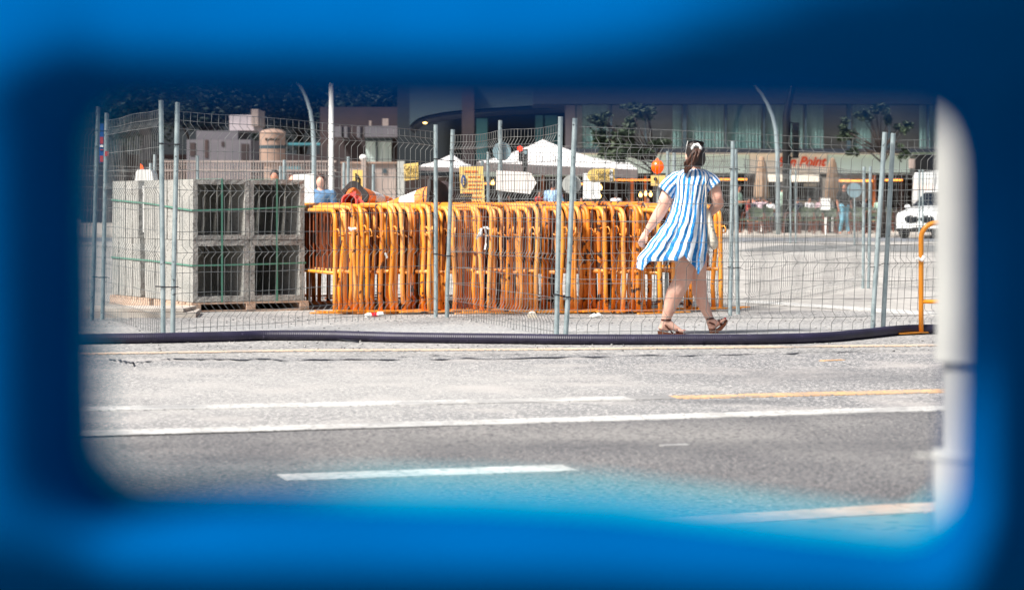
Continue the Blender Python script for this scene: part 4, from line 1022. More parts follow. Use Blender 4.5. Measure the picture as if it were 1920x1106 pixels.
figure('waiter in a mint shirt half hidden behind the dark signal pole', 1468, 84, 438, 92, 'mint', 'blacks', arm='down', turn=R(120))
figure('person sitting with both arms raised behind the head, in pale pink', 1425, 80, 416, 46, 'pinkish', 'grey', sit=True, arm='head', turn=R(180))
figure('person in white sitting at the table by the left closed umbrella', 1445, 82, 416, 42, 'whites', 'denim', sit=True, arm='fwd', turn=R(150))
figure('person in a black top and light blue shorts beside the right closed umbrella', 1583, 80, 440, 96, 'blacks', 'cyan', arm='down', turn=R(20))
figure('man in a pale blue shirt seen from behind, beyond the arrow board', 1037, 66, 452, 112, 'lblue', 'navy', arm='fwd', turn=R(160))
figure('person in a cyan top sitting next to the man in pale blue', 1054, 68, 410, 48, 'cyan', 'grey', sit=True, arm='fwd', turn=R(90))
figure('person in red sitting below the tip of the arrow board', 1012, 74, 412, 54, 'reds', 'navy', sit=True, arm='fwd', turn=R(40))
figure('person in dark clothes sitting below the arrow board', 985, 76, 414, 50, 'blacks', 'navy', sit=True, arm='fwd')
figure('person in brownish red sitting at the left end of the terrace', 955, 76, 414, 48, 'brown', 'grey', sit=True, arm='fwd', turn=R(-40))
figure('person in dark blue sitting under the white board', 1108, 74, 414, 50, 'navy', 'grey', sit=True, arm='fwd', turn=R(60))
figure('person in white sitting under the diversion sign', 1155, 74, 412, 50, 'whites', 'grey', sit=True, arm='fwd', turn=R(170))
figure('fair person in pale clothes sitting left of the beacon', 1176, 78, 414, 44, 'whites', 'brown', sit=True, arm='fwd', turn=R(-60))
figure('young woman in a denim dress with long hair behind the left end of the barriers', 601, 38, 512, 184, 'denim', 'denim', skin='skin', hair='auburn', longhair=True, arm='down')
figure('dark-haired person behind the upper right concrete box', 515, 44, 494, 174, 'navy', 'jean', skin='skin2')
figure('person with a pale face behind the white board', 549, 46, 489, 163, 'whites', 'jean', skin='skin', hair='auburn')
figure('person in dark shorts seen through the gap in the concrete boxes', 263, 40, 506, 190, 'navy', 'blacks', skin='skin')

for i, (px, sh, tr_) in enumerate(((1404, 'reds', 60), (1496, 'navy', 150), (1518, 'whites', 20), (1538, 'pinkish', 190), (1622, 'grey', 70), (1648, 'mint', 160), (1412, 'navy', -30), (1215, 'reds', 30), (1132, 'lblue', 80), (1196, 'blacks', 140), (1090, 'grey', 10), (1024, 'whites', 120))):
    nm = dict(reds='dull red', navy='dark blue', whites='white', pinkish='pale pink', grey='grey', mint='mint green', lblue='pale blue', blacks='black')[sh]
    wh = {1404: 'just right of the waiter', 1496: 'right of the signal pole', 1518: 'between the two closed umbrellas', 1538: 'left of the white stand', 1622: 'right of the round blue sign', 1648: 'behind the young tree', 1412: 'left of the left closed umbrella',
          1215: 'under the warm lights left of the woman', 1132: 'under the diversion sign', 1196: 'left of the beacon', 1090: 'behind the pale round sign', 1024: 'left of the man in pale blue'}[px]
    figure('person in a %s top sitting %s' % (nm, wh), px, 83 + (i % 3), 415, 44, sh, ('grey', 'navy', 'brown')[i % 3], sit=True, arm='fwd', turn=R(tr_), hair=('hair', 'auburn')[i % 2])
# ------------------------------------------------------------ terrace furniture
def cafe_chair(label, group='sage green café chairs on the terrace'):
    t = thing('cafe_chair', label, 'chair', (0, 0, 0), 0, group)
    m = MB(); m.box((0, 0, .45), (.46, .44, .05)); m.build('seat', M['chair_g'], t, local=True)
    m = MB()
    pts = [(math.sin(a) * .25, .22 - (1 - math.cos(a)) * .12) for a in [R(-70 + 14 * k) for k in range(11)]]
    for (x0, y0), (x1, y1) in zip(pts[:-1], pts[1:]): m.prism([(x0, y0, .55), (x1, y1, .55), (x1, y1, .90 - abs(x1) * .35), (x0, y0, .90 - abs(x0) * .35)], (0, .025, 0))
    m.build('backrest', M['chair_g'], t, local=True)
    for sx in (-1, 1):
        for sy in (-1, 1):
            m = MB(); m.tube([(sx * .2, sy * .18, .44), (sx * .23, sy * .22, 0)], .018, 6); m.build('leg', M['chair_l'], t, local=True)
        m = MB(); m.tube([(sx * .2, .2, .42), (sx * .235, .2, .70), (sx * .24, -.12, .68), (sx * .21, -.18, .44)], .016, 6); m.build('armrest', M['chair_l'], t, local=True)
    return t
def cafe_table(label):
    t = thing('cafe_table', label, 'table', (0, 0, 0), 0, 'small tables on the terrace')
    m = MB(); m.box((0, 0, .735), (.7, .7, .03)); m.build('tabletop', M['chair_l'], t, local=True)
    m = MB(); m.tube([(0, 0, .04), (0, 0, .72)], .03, 8); m.build('pedestal', M['black'], t, local=True)
    m = MB(); m.box((0, 0, .02), (.42, .42, .035)); m.build('base', M['black'], t, local=True)
    return t
c0_, t0_ = cafe_chair('green backed café chair in front of the person with raised arms'), cafe_table('dark café table under the left closed umbrella')
chs = [(1418, 79, 'green backed café chair in front of the person with raised arms', 180), (1442, 81, 'green café chair right of the left closed umbrella', 200), (1398, 82, 'green café chair beside the waiter', 90), (1462, 83, 'café chair beside the pale curved lamp pole', 150),
       (1512, 79, 'green backed café chair between the closed umbrellas', 180), (1540, 81, 'green café chair left of the right closed umbrella', 170), (1530, 84, 'rear café chair left of the right closed umbrella', 0), (1608, 79, 'green backed café chair below the round blue sign', 180),
       (1580, 82, 'café chair behind the person in black', 90), (1634, 83, 'café chair at the right end of the terrace', 180), (1645, 80, 'rightmost café chair near the white car', 120), (1556, 79, 'café chair right of the white bag', 180)]
chs += [(1480, 82, 'café chair right of the signal pole', 90), (1503, 85, 'rear café chair near the signal pole', 10), (1548, 86, 'rear café chair behind the white stand', 20), (1596, 84, 'rear café chair behind the round blue sign', 200), (1658, 84, 'rear café chair behind the young tree', 30), (1618, 86, 'rear café chair right of the round blue sign', 0), (1410, 85, 'rear café chair left of the closed umbrella', 20), (1430, 86, 'rear café chair behind the left closed umbrella', 0)]
chs += [(955 + k * 27, 75 + (k % 3) * 2, 'café chair number of the crowded left terrace', (k * 70) % 360) for k in range(9)]
for i, (px, D, lb, rz) in enumerate(chs):
    x = (px - CX) * D / F
    if i >= 20: lb = 'café chair mostly hidden behind the orange barrier row'
    if i == 0: o = c0_; o.location = (x, D, ZF); o.rotation_euler = (0, 0, R(rz + 180))
    else: o = dup(c0_, (x, D, ZF), (0, 0, R(rz + 180)), lb)
    if i >= 20: o['group'] = 'café chairs behind the barrier row'
for i, (px, D, lb) in enumerate(((1432, 82.5, 'dark café table under the left closed umbrella'), (1490, 83, 'dark café table behind the signal pole'), (1556, 82.5, 'dark café table under the right closed umbrella'), (1625, 82, 'dark café table below the round blue sign'), (1010, 78, 'café table beyond the arrow board'), (1125, 79, 'café table beyond the diversion sign'))):
    x = (px - CX) * D / F
    if i == 0: t0_.location = (x, D, ZF)
    else: dup(t0_, (x, D, ZF), (0, 0, 0), lb)
def closed_umbrella(label, px, D, y0, y1):
    b = P(px, 0, D); t = thing('closed_umbrella', label, 'umbrella', (b.x, D, ZF), 0, 'closed tan umbrellas')
    k = D / F; n = 28; vs = []; prof = [(y0, 1.5), (y0 + 3, 5), (y0 + 8, 5.5), (y0 + 10, 6.5), (y0 + 30, 9.5), (y0 + 55, 12), (y0 + 74, 13.5), (y1 - 2, 12.5), (y1, 8)]
    for (y, r) in prof:
        for j in range(n): a = 2 * math.pi * j / n; rr = r * k * (1 + .13 * math.cos(8 * a) * (y > y0 + 9)); vs.append((b.x + rr * math.cos(a), D + rr * math.sin(a), CH - (y - HY) * k + (.06 * math.cos(4 * a) if y == y1 else 0)))
    m = MB(); m.add(vs, [(i * n + j, i * n + (j + 1) % n, (i + 1) * n + (j + 1) % n, (i + 1) * n + j) for i in range(len(prof) - 1) for j in range(n)] + [tuple(range(n)), tuple((len(prof) - 1) * n + j for j in range(n))])
    m.build('canopy', M['tan'], t, smooth=True)
    m = MB(); m.tube([(b.x, D, ZF), (b.x, D, P(0, y1 - 5, D).z)], .04, 8); m.build('pole', M['white'], t)
closed_umbrella('tan closed umbrella left of the signal pole', 1428, 84, 293, 373)
closed_umbrella('tan closed umbrella left of the round blue sign', 1561, 84, 296, 376)
def parasol(label, apex, corners, drop, name='parasol', pole=True):
    """apex and four canopy corners in world space"""
    t = thing(name, label, 'parasol', (apex.x, apex.y, ZF), 0, 'white terrace parasols')
    m = MB(); n = 6; vs = []; fs = []
    for e in range(4):
        a, b = corners[e], corners[(e + 1) % 4]; st = len(vs)
        for i in range(n + 1):
            for j in range(n + 1):
                f = i / n; p = a.lerp(b, j / n); q = apex.lerp(p, f); q = q + Vector((0, 0, -.10 * (apex - p).length * .35 * math.sin(math.pi * f))) ; vs.append(q)
        fs += [(st + i * (n + 1) + j, st + (i + 1) * (n + 1) + j, st + (i + 1) * (n + 1) + j + 1, st + i * (n + 1) + j + 1) for i in range(n) for j in range(n)]
    m.add(vs, fs); o = m.build('canopy', M['parasol'], t, smooth=False)
    if o.data.polygons: pass
    m = MB()
    for e in range(4):
        a, b = corners[e], corners[(e + 1) % 4]; dn = Vector((0, 0, -drop)); c = Vector((0, 0, -.004))
        m.prism([a + c, b + c, b + dn, a + dn], (b - a).cross(Vector((0, 0, 1))).normalized() * -.012)
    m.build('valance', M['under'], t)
    if pole: m = MB(); m.tube([(apex.x, apex.y, ZF), apex - Vector((0, 0, .05))], .05, 8); m.build('pole', M['timber'], t)
parasol('big white terrace parasol with a grey valance, behind the arrow board', P(1018, 262, 76.5), [P(893, 304, 74), P(1196, 318, 74), P(1180, 306, 80), P(915, 302, 80)], .28)
parasol('smaller white parasol behind the pair of fence posts in the centre', P(848, 289, 70), [P(786, 312, 68.5), P(886, 316, 68.5), P(882, 309, 72), P(795, 308, 72)], .12)
# sandwich board / white bag on the terrace
m = MB(); pbox(m, 1400, 393, 1684, 436, 88, .12)  # low screen added to stand in for the dark interior behind the chairs
tag(m.build('added_dark_screen', M['brown'], loc=G(1540, 437)), 'long low dark brown screen added to carry the shade behind the terrace chairs', 'screen')
m = MB(); pbox(m, 1540, 372, 1557, 394, 78, .25); m.box((P(1548, 0, 78.1).x, 78.1, .35), (.06, .06, .56))
tag(m.build('menu_stand', M['white'], loc=G(1548, 441)), 'white square stand left of the right closed umbrella', 'stand')

# ------------------------------------------------------------ street lamps, signals
def lamp(label, base_px, D, pts, r=.06, m='pole_w'):
    t = thing('street_lamp', label, 'street lamp', (P(base_px, 0, D).x, D, 0), 0, 'pale street lamps')
    mb = MB(); path = [(P(base_px, 0, D).x, D, 0)] + [P(x, y, D) for x, y in pts]
    mb.tube(path, [r * 1.1] + [r * (1 - .45 * i / len(pts)) for i in range(len(pts))], 12); mb.build('pole', M[m], t, smooth=True)
    e = P(*pts[-1], D); mb = MB(); mb.blob(e + Vector((-.3, 0, 0)), (.4, .15, .07)); mb.build('lamp_head', M[m], t, smooth=True)
lamp('pale street lamp whose pole curves left, behind the concrete boxes', 589, 55, [(589, 380), (588.5, 270), (586, 235), (582, 208), (575, 185), (566, 165), (545, 140)], .055)
lamp('pale curved street lamp in front of the restaurant', 1459, 78, [(1459, 380), (1458, 290), (1455, 245), (1449, 218), (1440, 196), (1428, 175), (1408, 150)], .078)
t = thing('flag_pole', 'straight white pole left of the cones', 'pole', G(621, 500)); m = MB(); m.tube([G(621, 500), P(621, 380, G(621, 500).y), P(621, 40, G(621, 500).y)], .042, 12); m.build('pole', M['white'], t, smooth=True)
t = thing('traffic_light', 'dark traffic signal pole in front of the restaurant lettering', 'traffic light', G(1475, 441)); D = G(1475, 441).y
m = MB(); m.tube([G(1475, 441), P(1475, 300, D), P(1475, 215, D), P(1481, 185, D), P(1495, 120, D)], [.16, .15, .14, .12, .10], 12); m.build('pole', M['black'], t, smooth=True)
m = MB(); a, b = P(1486, 230, D), P(1497, 297, D); m.box(((a.x + b.x) / 2, D, (a.z + b.z) / 2), (b.x - a.x, .3, a.z - b.z)); m.build('signal_head', M['black'], t)
m = MB(); m.bar(P(1477, 228, D), P(1488, 231, D), .05, .05); m.bar(P(1477, 298, D), P(1487, 295, D), .05, .05); m.build('bracket', M['black'], t)
for y in (241, 262, 283):
    m = MB(); c = P(1491.5, y, D - .15); m.tube([c, c + Vector((0, -.06, 0))], .075, 12); m.build('lens', M['glassd'], t)
t = thing('traffic_light', 'small pedestrian signal showing red in front of the big parasol', 'traffic light', G(984, 480)); D = G(984, 480).y
m = MB(); m.tube([G(984, 480), P(984, 310, D)], .045, 10); m.build('pole', M['black'], t)
m = MB(); a, b = P(972, 272, D), P(980, 303, D); m.box(((a.x + b.x) / 2, D, (a.z + b.z) / 2), (b.x - a.x, .14, a.z - b.z)); a, b = P(980.3, 280, D), P(990, 302, D); m.box(((a.x + b.x) / 2, D, (a.z + b.z) / 2), (b.x - a.x, .13, a.z - b.z)); m.tube([P(984, 300, D), P(984, 312, D)], .06, 8); m.build('signal_head', M['black'], t)
m = MB(); m.tube([P(975, 279, D - .07), P(975, 279, D - .09)], .052, 12); m.build('red_lens', M['lamp_red'], t)
m = MB(); m.tube([P(985, 286, D - .066), P(985, 286, D - .08)], .04, 12); m.build('grey_lens', M['disc'], t)
# advertising column
D = 80; t = thing('advertising_column', 'tan advertising column with a dark band, above the concrete boxes', 'advertising column', (P(511, 0, D).x, D, 0)); cx = P(511, 0, D).x
z = lambda y: CH - (y - HY) * D / F
m = MB(); m.tube([(cx, D, z(305)), (cx, D, z(251)), (cx, D, z(249)), (cx, D, z(244)), (cx, D, z(241.5))], [.42, .42, .435, .32, .08], 30); m.build('drum', M['tin'], t)
m = MB(); m.tube([(cx, D, 0), (cx, D, z(305.2))], .30, 24); m.build('shaft', M['tin'], t)
m = MB(); m.tube([(cx, D, z(279)), (cx, D, z(273))], .428, 30); m.build('band', M['mull'], t)
m = MB()
for k in range(6): pbox(m, 497 + k * 4.6, 259 + (k % 2), 500.6 + k * 4.6, 263.5, D - .425, .02)
m.build('lettering', M['ink'], t)
m = MB(); a = P(520, 265, D + .0); 
# ------------------------------------------------------------ trees
def tree(label, px, D, ybase, trunk_pts, crown, n, leaf, m, spread=.5, limbs=9, group='street trees', r0=.09, seed=1):
    random.seed(seed); g = P(px, ybase, D)
    t = thing('tree', label, 'tree', g, 0, group)
    mb = MB(); tp = [P(x, y, D) for x, y in trunk_pts]; mb.tube([g] + tp, [r0 * (1 - .5 * i / (len(tp))) for i in range(len(tp) + 1)], 8)
    clumps = []
    for (x, y, rx, ry) in crown: c = P(x, y, D); clumps.append((c, rx * D / F, ry * D / F))
    for (c, rx, rz) in clumps:
        for _ in range(limbs // 2 + 1):
            e = c + Vector((random.uniform(-.6, .6) * rx, random.uniform(-.5, .5) * rx, random.uniform(-.5, .6) * rz)); st = tp[-1] if random.random() < .7 else tp[-1].lerp(tp[max(-2, -len(tp))], random.random())
            mid = st.lerp(e, .5) + Vector((random.uniform(-.1, .1), random.uniform(-.1, .1), random.uniform(-.05, .2))) * (rx)
            mb.tube([st, mid, e], [r0 * .35, r0 * .2, r0 * .07], 5)
    mb.build('trunk', M['bark'], t, smooth=True)
    lb = MB(); per = n // len(clumps)
    for (c, rx, rz) in clumps:
        subs = [c + Vector((random.gauss(0, .5) * rx, random.gauss(0, .5) * rx, random.gauss(0, .45) * rz)) for _ in range(max(4, per // 45))]
        for k in range(per):
            s = random.choice(subs); p = s + Vector((random.gauss(0, .22) * rx, random.gauss(0, .22) * rx, random.gauss(0, .18) * rz))
            a = Vector((random.uniform(-1, 1), random.uniform(-1, 1), random.uniform(-.6, .6))).normalized() * leaf; b_ = a.orthogonal().normalized() * leaf * .45
            b_ = Matrix.Rotation(random.uniform(0, 6.28), 3, a) @ b_
            lb.add([p - a, p + b_, p + a, p - b_], [(0, 1, 2, 3)])
    lb.build('crown', M[m], t)
tree('slender tree in front of the curtained windows, left of the woman', 1228, 72, 449, [(1228, 380), (1229, 330), (1226, 300)], [(1130, 265, 26, 26), (1160, 290, 30, 16), (1120, 222, 22, 16), (1178, 240, 20, 30), (1240, 268, 18, 7), (1200, 205, 40, 18), (1195, 285, 20, 12)], 3400, .09, 'leaf2', seed=5)
tree('sparse young tree at the right, in front of the building windows', 1656, 76, 446, [(1656, 380), (1655, 320), (1652, 285)], [(1600, 245, 18, 22), (1580, 250, 12, 14), (1622, 215, 16, 14), (1650, 205, 22, 16), (1690, 240, 14, 12), (1700, 235, 10, 8), (1698, 285, 14, 16), (1665, 225, 10, 14), (1598, 285, 10, 8)], 2300, .08, 'leaf2', limbs=5, seed=8)
for i, (px, D, cr, lb) in enumerate(((230, 120, [(210, 200, 70, 60), (280, 160, 70, 50), (180, 120, 90, 60)], 'dark leafy tree in the far left background'), (385, 128, [(380, 205, 70, 30), (420, 160, 80, 50), (340, 150, 60, 60)], 'dark leafy tree behind the pale building at left'),
                                     (560, 130, [(560, 200, 60, 45), (540, 150, 80, 60), (620, 170, 60, 50)], 'dark leafy tree behind the curved street lamp'), (700, 126, [(700, 190, 60, 35), (740, 140, 70, 60)], 'dark leafy tree behind the pale canopies'))):
    tree(lb, px, D, 423, [(px, 350), (px + 4, 260)], cr, 15000, .15, 'leaf', limbs=5, group='background trees', r0=.3, seed=40 + i)

# ------------------------------------------------------------ buildings
def bpart(t, name, m, rects, D, th, wlb=None):
    mb = MB()
    for (x0, y0, x1, y1) in rects: pbox(mb, x0, y0, x1, y1, D, th)
    return mb.build(name, M[m], t)
BD = 92.0; yb = HY + F * (CH - ZF) / BD
t = thing('restaurant_building', 'long restaurant building with curtained upper windows and a cream and mint fascia', 'building', P(1400, yb, BD))
bpart(t, 'rear_wall', 'brown', [(1000, 326, 2300, yb)], BD + 6, .3)
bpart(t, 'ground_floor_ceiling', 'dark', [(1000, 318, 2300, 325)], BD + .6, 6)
bpart(t, 'mint_fascia', 'fascia_m', [(1050, 290, 1405, 325), (1552, 290, 1712, 325)], BD, .3)
o = bpart(t, 'fascia', 'fascia', [(1406, 290, 1551, 325)], BD - .02, .32)
text('lettering', 'Sun Point', 25 * BD / F, M['script'], o, P(1502, 304, BD - .04), shear=.35, extrude=.02, bold=.012, sx=.92)
bpart(t, 'fascia_edge', 'fascia', [(1050, 287, 1712, 290)], BD - .12, .5)
bpart(t, 'awning', 'fascia', [(1436, 327, 1536, 341)], BD - .6, .1)
bpart(t, 'ledge', 'slab', [(980, 279, 2300, 286.6)], BD - .5, 1.2)
bpart(t, 'roof_slab', 'slab', [(1000, 120, 2300, 194)], BD - .3, 9)
bpart(t, 'upper_wall', 'taupe', [(1060, 194.5, 2300, 278.6)], BD + 1.2, .3)
mull = [1080, 1146, 1211, 1284, 1361, 1433, 1511, 1592, 1667, 1741, 1800, 1880, 1960, 2040]
for k, x in enumerate(mull):
    wd = 7 if x in (1284, 1592) else 3
    bpart(t, 'mullion', 'mull', [(x - wd / 2, 194.5, x + wd / 2, 278.6)], BD, .16)
for a, b in zip(mull[:-1], mull[1:]):
    bpart(t, 'glass_pane', 'glass', [(a + 2, 195, b - 2, 278.4)], BD + .12, .02)
for (x0, x1) in ((1092, 1140), (1262, 1279), (1290, 1358), (1365, 1430), (1437, 1508), (1514, 1546), (1600, 1634), (1726, 1739), (1744, 1800)):
    mb = MB(); n = int((x1 - x0) * 1.1) + 2; vs = []
    for k in range(n):
        x = x0 + (x1 - x0) * k / (n - 1); yy = BD + .28 + .07 * math.sin(k * 2.1) + .03 * math.sin(k * .9)
        a = P(x, 195, BD); c = P(x, 278.5, BD); vs += [(a.x, yy, a.z), (c.x, yy, c.z), (a.x, yy + .01, a.z), (c.x, yy + .01, c.z)]
    fs = []
    for k in range(n - 1): p = 4 * k; fs += [(p, p + 1, p + 5, p + 4), (p + 2, p + 6, p + 7, p + 3)]
    mb.add(vs, fs); mb.build('curtain', M['curtain'], t)
for q in ((1183, 330, 1188, yb), (1208, 330, 1212, yb), (1637, 328, 1642, yb)): bpart(t, 'timber_post', 'timber', [q], BD + .4, .2)
bpart(t, 'brown_pier', 'brown', [(1400, 326, 1414, yb), (1534, 326, 1542, yb), (1686, 326, 1694, yb), (1372, 326, 1378, yb)], BD + .7, .4)
bpart(t, 'shop_front', 'beige', [(1572, 328, 1638, 376)], BD + 3, .2)
bpart(t, 'bar_counter', 'brown', [(1414, 385, 1530, 432)], BD + 3, .5)
bpart(t, 'white_door', 'white', [(1541, 332, 1556, 380)], BD + 1.0, .1)
bpart(t, 'light_strip', 'warm', [(1066, 343.5, 1100, 346.5), (1120, 336.5, 1222, 339), (1343, 335, 1401, 338), (1572, 337, 1636, 341), (1656, 336, 1692, 339.5)], BD + .3, .05)
bpart(t, 'menu_screen', 'canvas', [(1508, 344, 1536, 350), (1498, 377, 1532, 383)], BD + 2.5, .1)
for k, (x, y) in enumerate(((1201, 366), (1211, 363.5), (1220, 365), (1231, 365), (1126, 352), (1124, 368), (924, 343), (1164, 388), (1176, 391), (1446, 392))):
    m = MB(); m.blob(P(x, y, BD - 3 - .3 * (k % 3)), (.055, .055, .075), 8, 6); m.tube([P(x, y, BD - 3 - .3 * (k % 3)), P(x, y - 6, BD - 3 - .3 * (k % 3))], .012, 5)
    tag(m.build('lantern', M['bulb'], loc=P(x, y, BD - 3 - .3 * (k % 3))), 'small warm glowing light among the terrace tables', 'light', 'warm lights on the terrace')
t = thing('awning_box', 'black box-shaped awning at the right end of the restaurant front', 'awning', P(1740, 325, BD - 3))
bpart(t, 'cover', 'black', [(1716, 290, 1800, 326)], BD - 3, 1.2); bpart(t, 'top_edge', 'chair_g', [(1714, 286, 1800, 289.8)], BD - 3.1, 1.4); bpart(t, 'bracket', 'beige', [(1707, 298, 1715.8, 316)], BD - 2.9, .4)
# central dark building with curved overhang and teal columns
BE = 98.0; yb2 = HY + F * (CH - ZF) / BE
t = thing('dark_building', 'dark building with a curved overhanging roof edge and teal columns', 'building', P(950, yb2, BE))
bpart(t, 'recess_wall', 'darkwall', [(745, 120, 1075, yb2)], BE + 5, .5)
mb = MB(); cur = [(768, 236), (775, 228), (785, 221), (800, 216), (830, 210), (870, 205), (930, 201), (1000, 197), (1140, 191)]
poly = [(768, 90)] + cur + [(1140, 90)]
mb.prism([P(x, y, BE - 2) for x, y in poly], (0, 6, 0)); mb.build('curved_overhang', M['mull'], t)
mb = MB(); cur2 = [(x, y + 3) for x, y in cur]; mb.prism([P(x, y - .2, BE - 1.6) for x, y in cur2] + [P(x, y + 5, BE - 1.6) for x, y in reversed(cur2)], (0, 5, 0)); mb.build('soffit', M['slab'], t)
bpart(t, 'dark_column', 'brownwall', [(866, 150, 889, yb2)], BE - 2.6, .5)
for q in ((893, 222, 914, 300), (1004, 216, 1018, 290), (1022, 216, 1045, 290)): bpart(t, 'teal_column', 'teal', [q], BE + .5, .5)
bpart(t, 'lower_wall', 'brown', [(745, 330, 1000, yb2)], BE + 4, .5)
bpart(t, 'light_rail', 'warm', [(905, 343, 928, 346)], BE + .2, .05)
bpart(t, 'shopfront_trim', 'fascia_m', [(905, 322, 1100, 331)], BE - .4, .3)
m = MB(); m.blob(P(797, 230.5, BE - 3), (.08, .08, .035), 10, 6); tag(m.build('spotlight', M['bulb'], loc=P(797, 230, BE - 3)), 'small bright ceiling light under the curved overhang', 'light')
# pale low pavilion left of it
BF = 104.0; yb3 = HY + F * (CH - ZF) / BF
t = thing('pavilion_building', 'low pavilion with white box canopies and a glass door left of the curved overhang', 'building', P(700, yb3, BF))
bpart(t, 'wall', 'brownwall', [(600, 200, 800, yb3)], BF + 2, 4)
bpart(t, 'canopy', 'pinkwall', [(627, 237, 640, 257), (645, 237, 651, 258), (669, 237, 675, 258), (684, 236, 746, 257), (748, 223, 801, 244)], BF, 1.8)
bpart(t, 'chimney', 'beige', [(692, 226, 696, 235.8), (717, 222, 728, 235.8)], BF + .5, .5)
bpart(t, 'glass_door', 'curtain', [(686, 265, 704, 305), (708, 265, 734, 305)], BF + 1.8, .1)
bpart(t, 'door_frame', 'mull', [(684, 258, 736, 264.6), (704.2, 265, 707.8, 305)], BF + 1.7, .14)
bpart(t, 'post', 'timber', [(799, 240, 803, 308)], BF + .2, .3)
t = thing('garden_wall', 'pale beige garden wall with a pillar beyond the cones', 'wall', P(690, 440, 90)); D = 90
bpart(t, 'wall_face', 'beige', [(640, 307, 742, 436)], D, .4); bpart(t, 'coping', 'tin', [(638, 303.5, 744, 306.8)], D - .1, .6); bpart(t, 'pillar', 'beige', [(677, 300, 686, 436)], D - .3, .28)
m = MB(); m.blob(P(681, 296, D), (.14, .14, .12)); m.build('globe_finial', M['white'], t, smooth=True); bpart(t, 'grey_pillar', 'disc2', [(745, 302, 758, 436)], D - .2, .5)
bpart(t, 'hatch', 'mull', [(718, 317, 725, 325), ], D - .05, .04)
# far left pale buildings
BG = 112.0; yb4 = HY + F * (CH) / BG
t = thing('pale_building', 'pale grey block building behind the left fence', 'building', P(410, yb4, BG))
bpart(t, 'main_block', 'pinkwall', [(350, 262, 470, yb4)], BG, 6); bpart(t, 'upper_block', 'pinkwall', [(368, 245, 446, 261.8)], BG + .5, 5); bpart(t, 'tower', 'taupe', [(430, 215, 476, 244.8)], BG + 1, 4)
bpart(t, 'beige_face', 'beige', [(471, 204, 484, 236)], BG + .5, 3)  # narrow beige block beside the tower
for q in ((356, 268, 366, 292), (384, 262.5, 390, 296), (415, 266, 421, 274), (452, 270, 466, 300)): bpart(t, 'window', 'brownwall', [q], BG - .04, .1)
t = thing('brown_building', 'dark brown building behind the distant railings at left', 'building', P(320, 440, 122)); bpart(t, 'wall', 'brownwall', [(150, 290, 620, 425)], 122, 5)
bpart(t, 'pier', 'pinkwall', [(262, 235, 282, 300), (222, 240, 236, 300)], 121.5, .45); bpart(t, 'roof_trim', 'teal', [(540, 268, 620, 272), (534, 312, 562, 320)], 119, 2)
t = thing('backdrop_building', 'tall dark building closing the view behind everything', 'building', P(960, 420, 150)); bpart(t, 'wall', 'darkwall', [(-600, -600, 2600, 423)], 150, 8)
# distant railing at the left
t = thing('railing', 'dense distant white railing behind the concrete boxes', 'railing', G(400, 440)); D = G(400, 450).y; m = MB(); k = D / F
for x in range(300, 630, 5):
    m.bar(P(x, 302, D), (P(x, 0, D).x, D, 0), .02, .03)
m.build('pickets', M['beige'], t); m = MB(); m.bar(P(300, 303, D), P(630, 303, D), .05, .05); m.bar(P(300, 320, D), P(630, 320, D), .05, .05); m.build('rails', M['beige'], t)
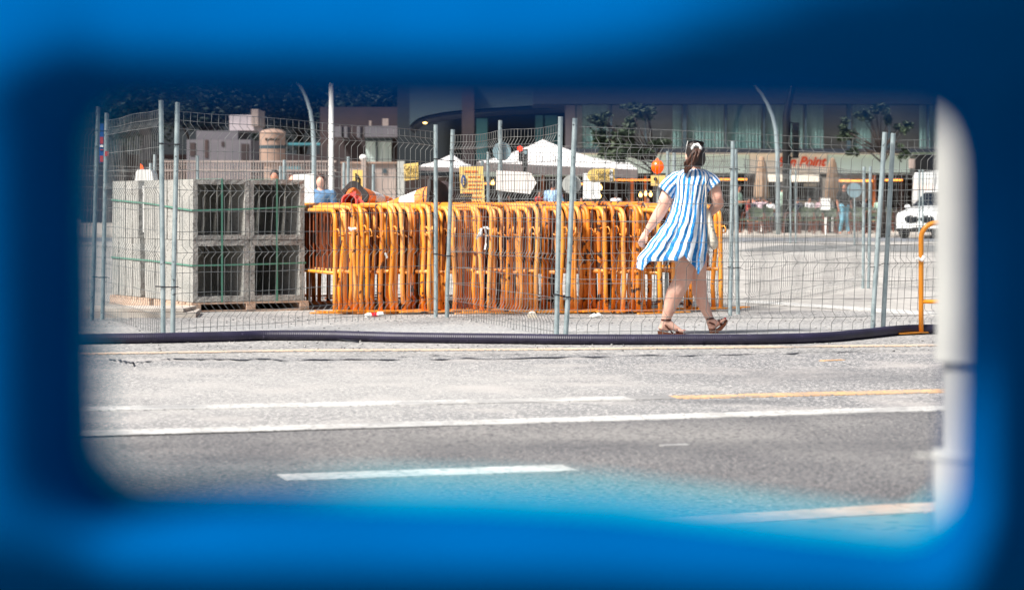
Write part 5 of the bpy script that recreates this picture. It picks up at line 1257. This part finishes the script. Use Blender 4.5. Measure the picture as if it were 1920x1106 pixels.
# hedge / shrubs low behind
# ------------------------------------------------------------ parked vehicles at the right
def car():
    D = 74.0; k = D / F; zz = lambda y: CH - (y - HY) * k
    t = thing('parked_car', 'white parked car facing the camera at the right end of the terrace', 'car', P(1724, 442, D))
    X = lambda px: (px - CX) * k
    secs = [  # y offset, half width, [bottom z, beltline z, top z]
        (0.0, .70, .22, .62, .78), (.12, .82, .20, .68, .86), (.9, .88, .20, .80, .98), (1.35, .89, .20, .90, 1.02), (3.9, .88, .22, .92, 1.05), (4.3, .80, .3, .85, .98)]
    cx = X(1724); m = MB(); n = 16; vs = []
    for (dy, hw, z0, z1, z2) in secs:
        ring_ = [(-hw * .9, z0), (-hw, z0 + .12), (-hw, z1), (-hw * .93, z1 + (z2 - z1) * .55), (-hw * .75, z2 - .03), (-hw * .35, z2), (hw * .35, z2), (hw * .75, z2 - .03), (hw * .93, z1 + (z2 - z1) * .55), (hw, z1), (hw, z0 + .12), (hw * .9, z0)]
        vs += [(cx + x, D + dy, z) for x, z in ring_]
    q = 12; m.add(vs, [(i * q + j, i * q + (j + 1) % q, (i + 1) * q + (j + 1) % q, (i + 1) * q + j) for i in range(len(secs) - 1) for j in range(q)] + [tuple(range(q)), tuple((len(secs) - 1) * q + j for j in range(q))])
    m.build('body', M['car'], t, smooth=False)
    m = MB(); vs = []
    for (dy, hw, z) in ((1.3, .78, 1.0), (2.0, .64, 1.43), (3.3, .64, 1.45), (4.0, .76, 1.02)): vs += [(cx - hw, D + dy, z), (cx + hw, D + dy, z)]
    m.add(vs, [(0, 1, 3, 2), (2, 3, 5, 4), (4, 5, 7, 6), (0, 2, 4, 6), (1, 7, 5, 3), (0, 6, 7, 1)]); m.build('cabin_glass', M['glassd'], t)
    m = MB(); m.box((cx, D + 2.65, 1.455), (1.3, 1.35, .03)); m.build('roof', M['car'], t)
    for sx in (-1, 1):
        m = MB(); m.blob((cx + sx * .26, D - .01, .60), (.235, .04, .125), 16, 8); m.build('grille', M['glassd'], t, smooth=True)
        m = MB(); m.blob((cx + sx * .64, D + .12, .66), (.15, .10, .07), 12, 8); m.build('headlight', M['chrome'], t, smooth=True)
        for dy in (.85, 3.45):
            m = MB(); m.tube([(cx + sx * .78, D + dy, .32), (cx + sx * .93, D + dy, .32)], .32, 20); w_ = m.build('wheel', M['tyre'], t); m = MB(); m.tube([(cx + sx * .90, D + dy, .32), (cx + sx * .94, D + dy, .32)], .2, 16); m.build('rim', M['chrome'], w_)
        m = MB(); m.blob((cx + sx * 1.0, D + 1.45, .98), (.1, .06, .07), 8, 6); m.build('mirror', M['car'], t)
    m = MB(); m.box((cx, D - .025, .42), (.5, .02, .11)); m.build('number_plate', M['white'], t)
    m = MB(); m.box((cx, D + .03, .27), (1.45, .12, .11)); m.build('bumper_grille', M['black'], t)
    t.rotation_euler = (0, 0, R(-32))
    t = thing('parked_van', 'white van parked behind the white car', 'van', P(1772, 440, 82)); D = 82
    x0, x1 = (1754 - CX) * D / F, (1754 - CX) * D / F + 2.0
    m = MB(); m.prism([(x0 + .1, D + .3, .35), (x0, D + .3, 1.2), (x0 + .08, D + .6, 2.0), (x0 + .2, D + .9, 2.2), (x1 - .2, D + .9, 2.2), (x1 - .08, D + .6, 2.0), (x1, D + .3, 1.2), (x1 - .1, D + .3, .35)], (0, 4.5, 0)); m.build('body', M['car'], t)
    m = MB(); m.box(((x0 + x1) / 2, D + .2, .72), (1.9, .25, .5)); m.build('front', M['car'], t)
    m = MB(); m.box(((x0 + x1) / 2, D + .28, 1.12), (1.6, .05, .3)); m.build('windscreen', M['glassd'], t)
    for sx in (x0 + .2, x1 - .2):
        for dy in (1.0, 4.0): m = MB(); m.tube([(sx - .1, D + dy, .33), (sx + .1, D + dy, .33)], .33, 18); m.build('wheel', M['tyre'], t)
car()
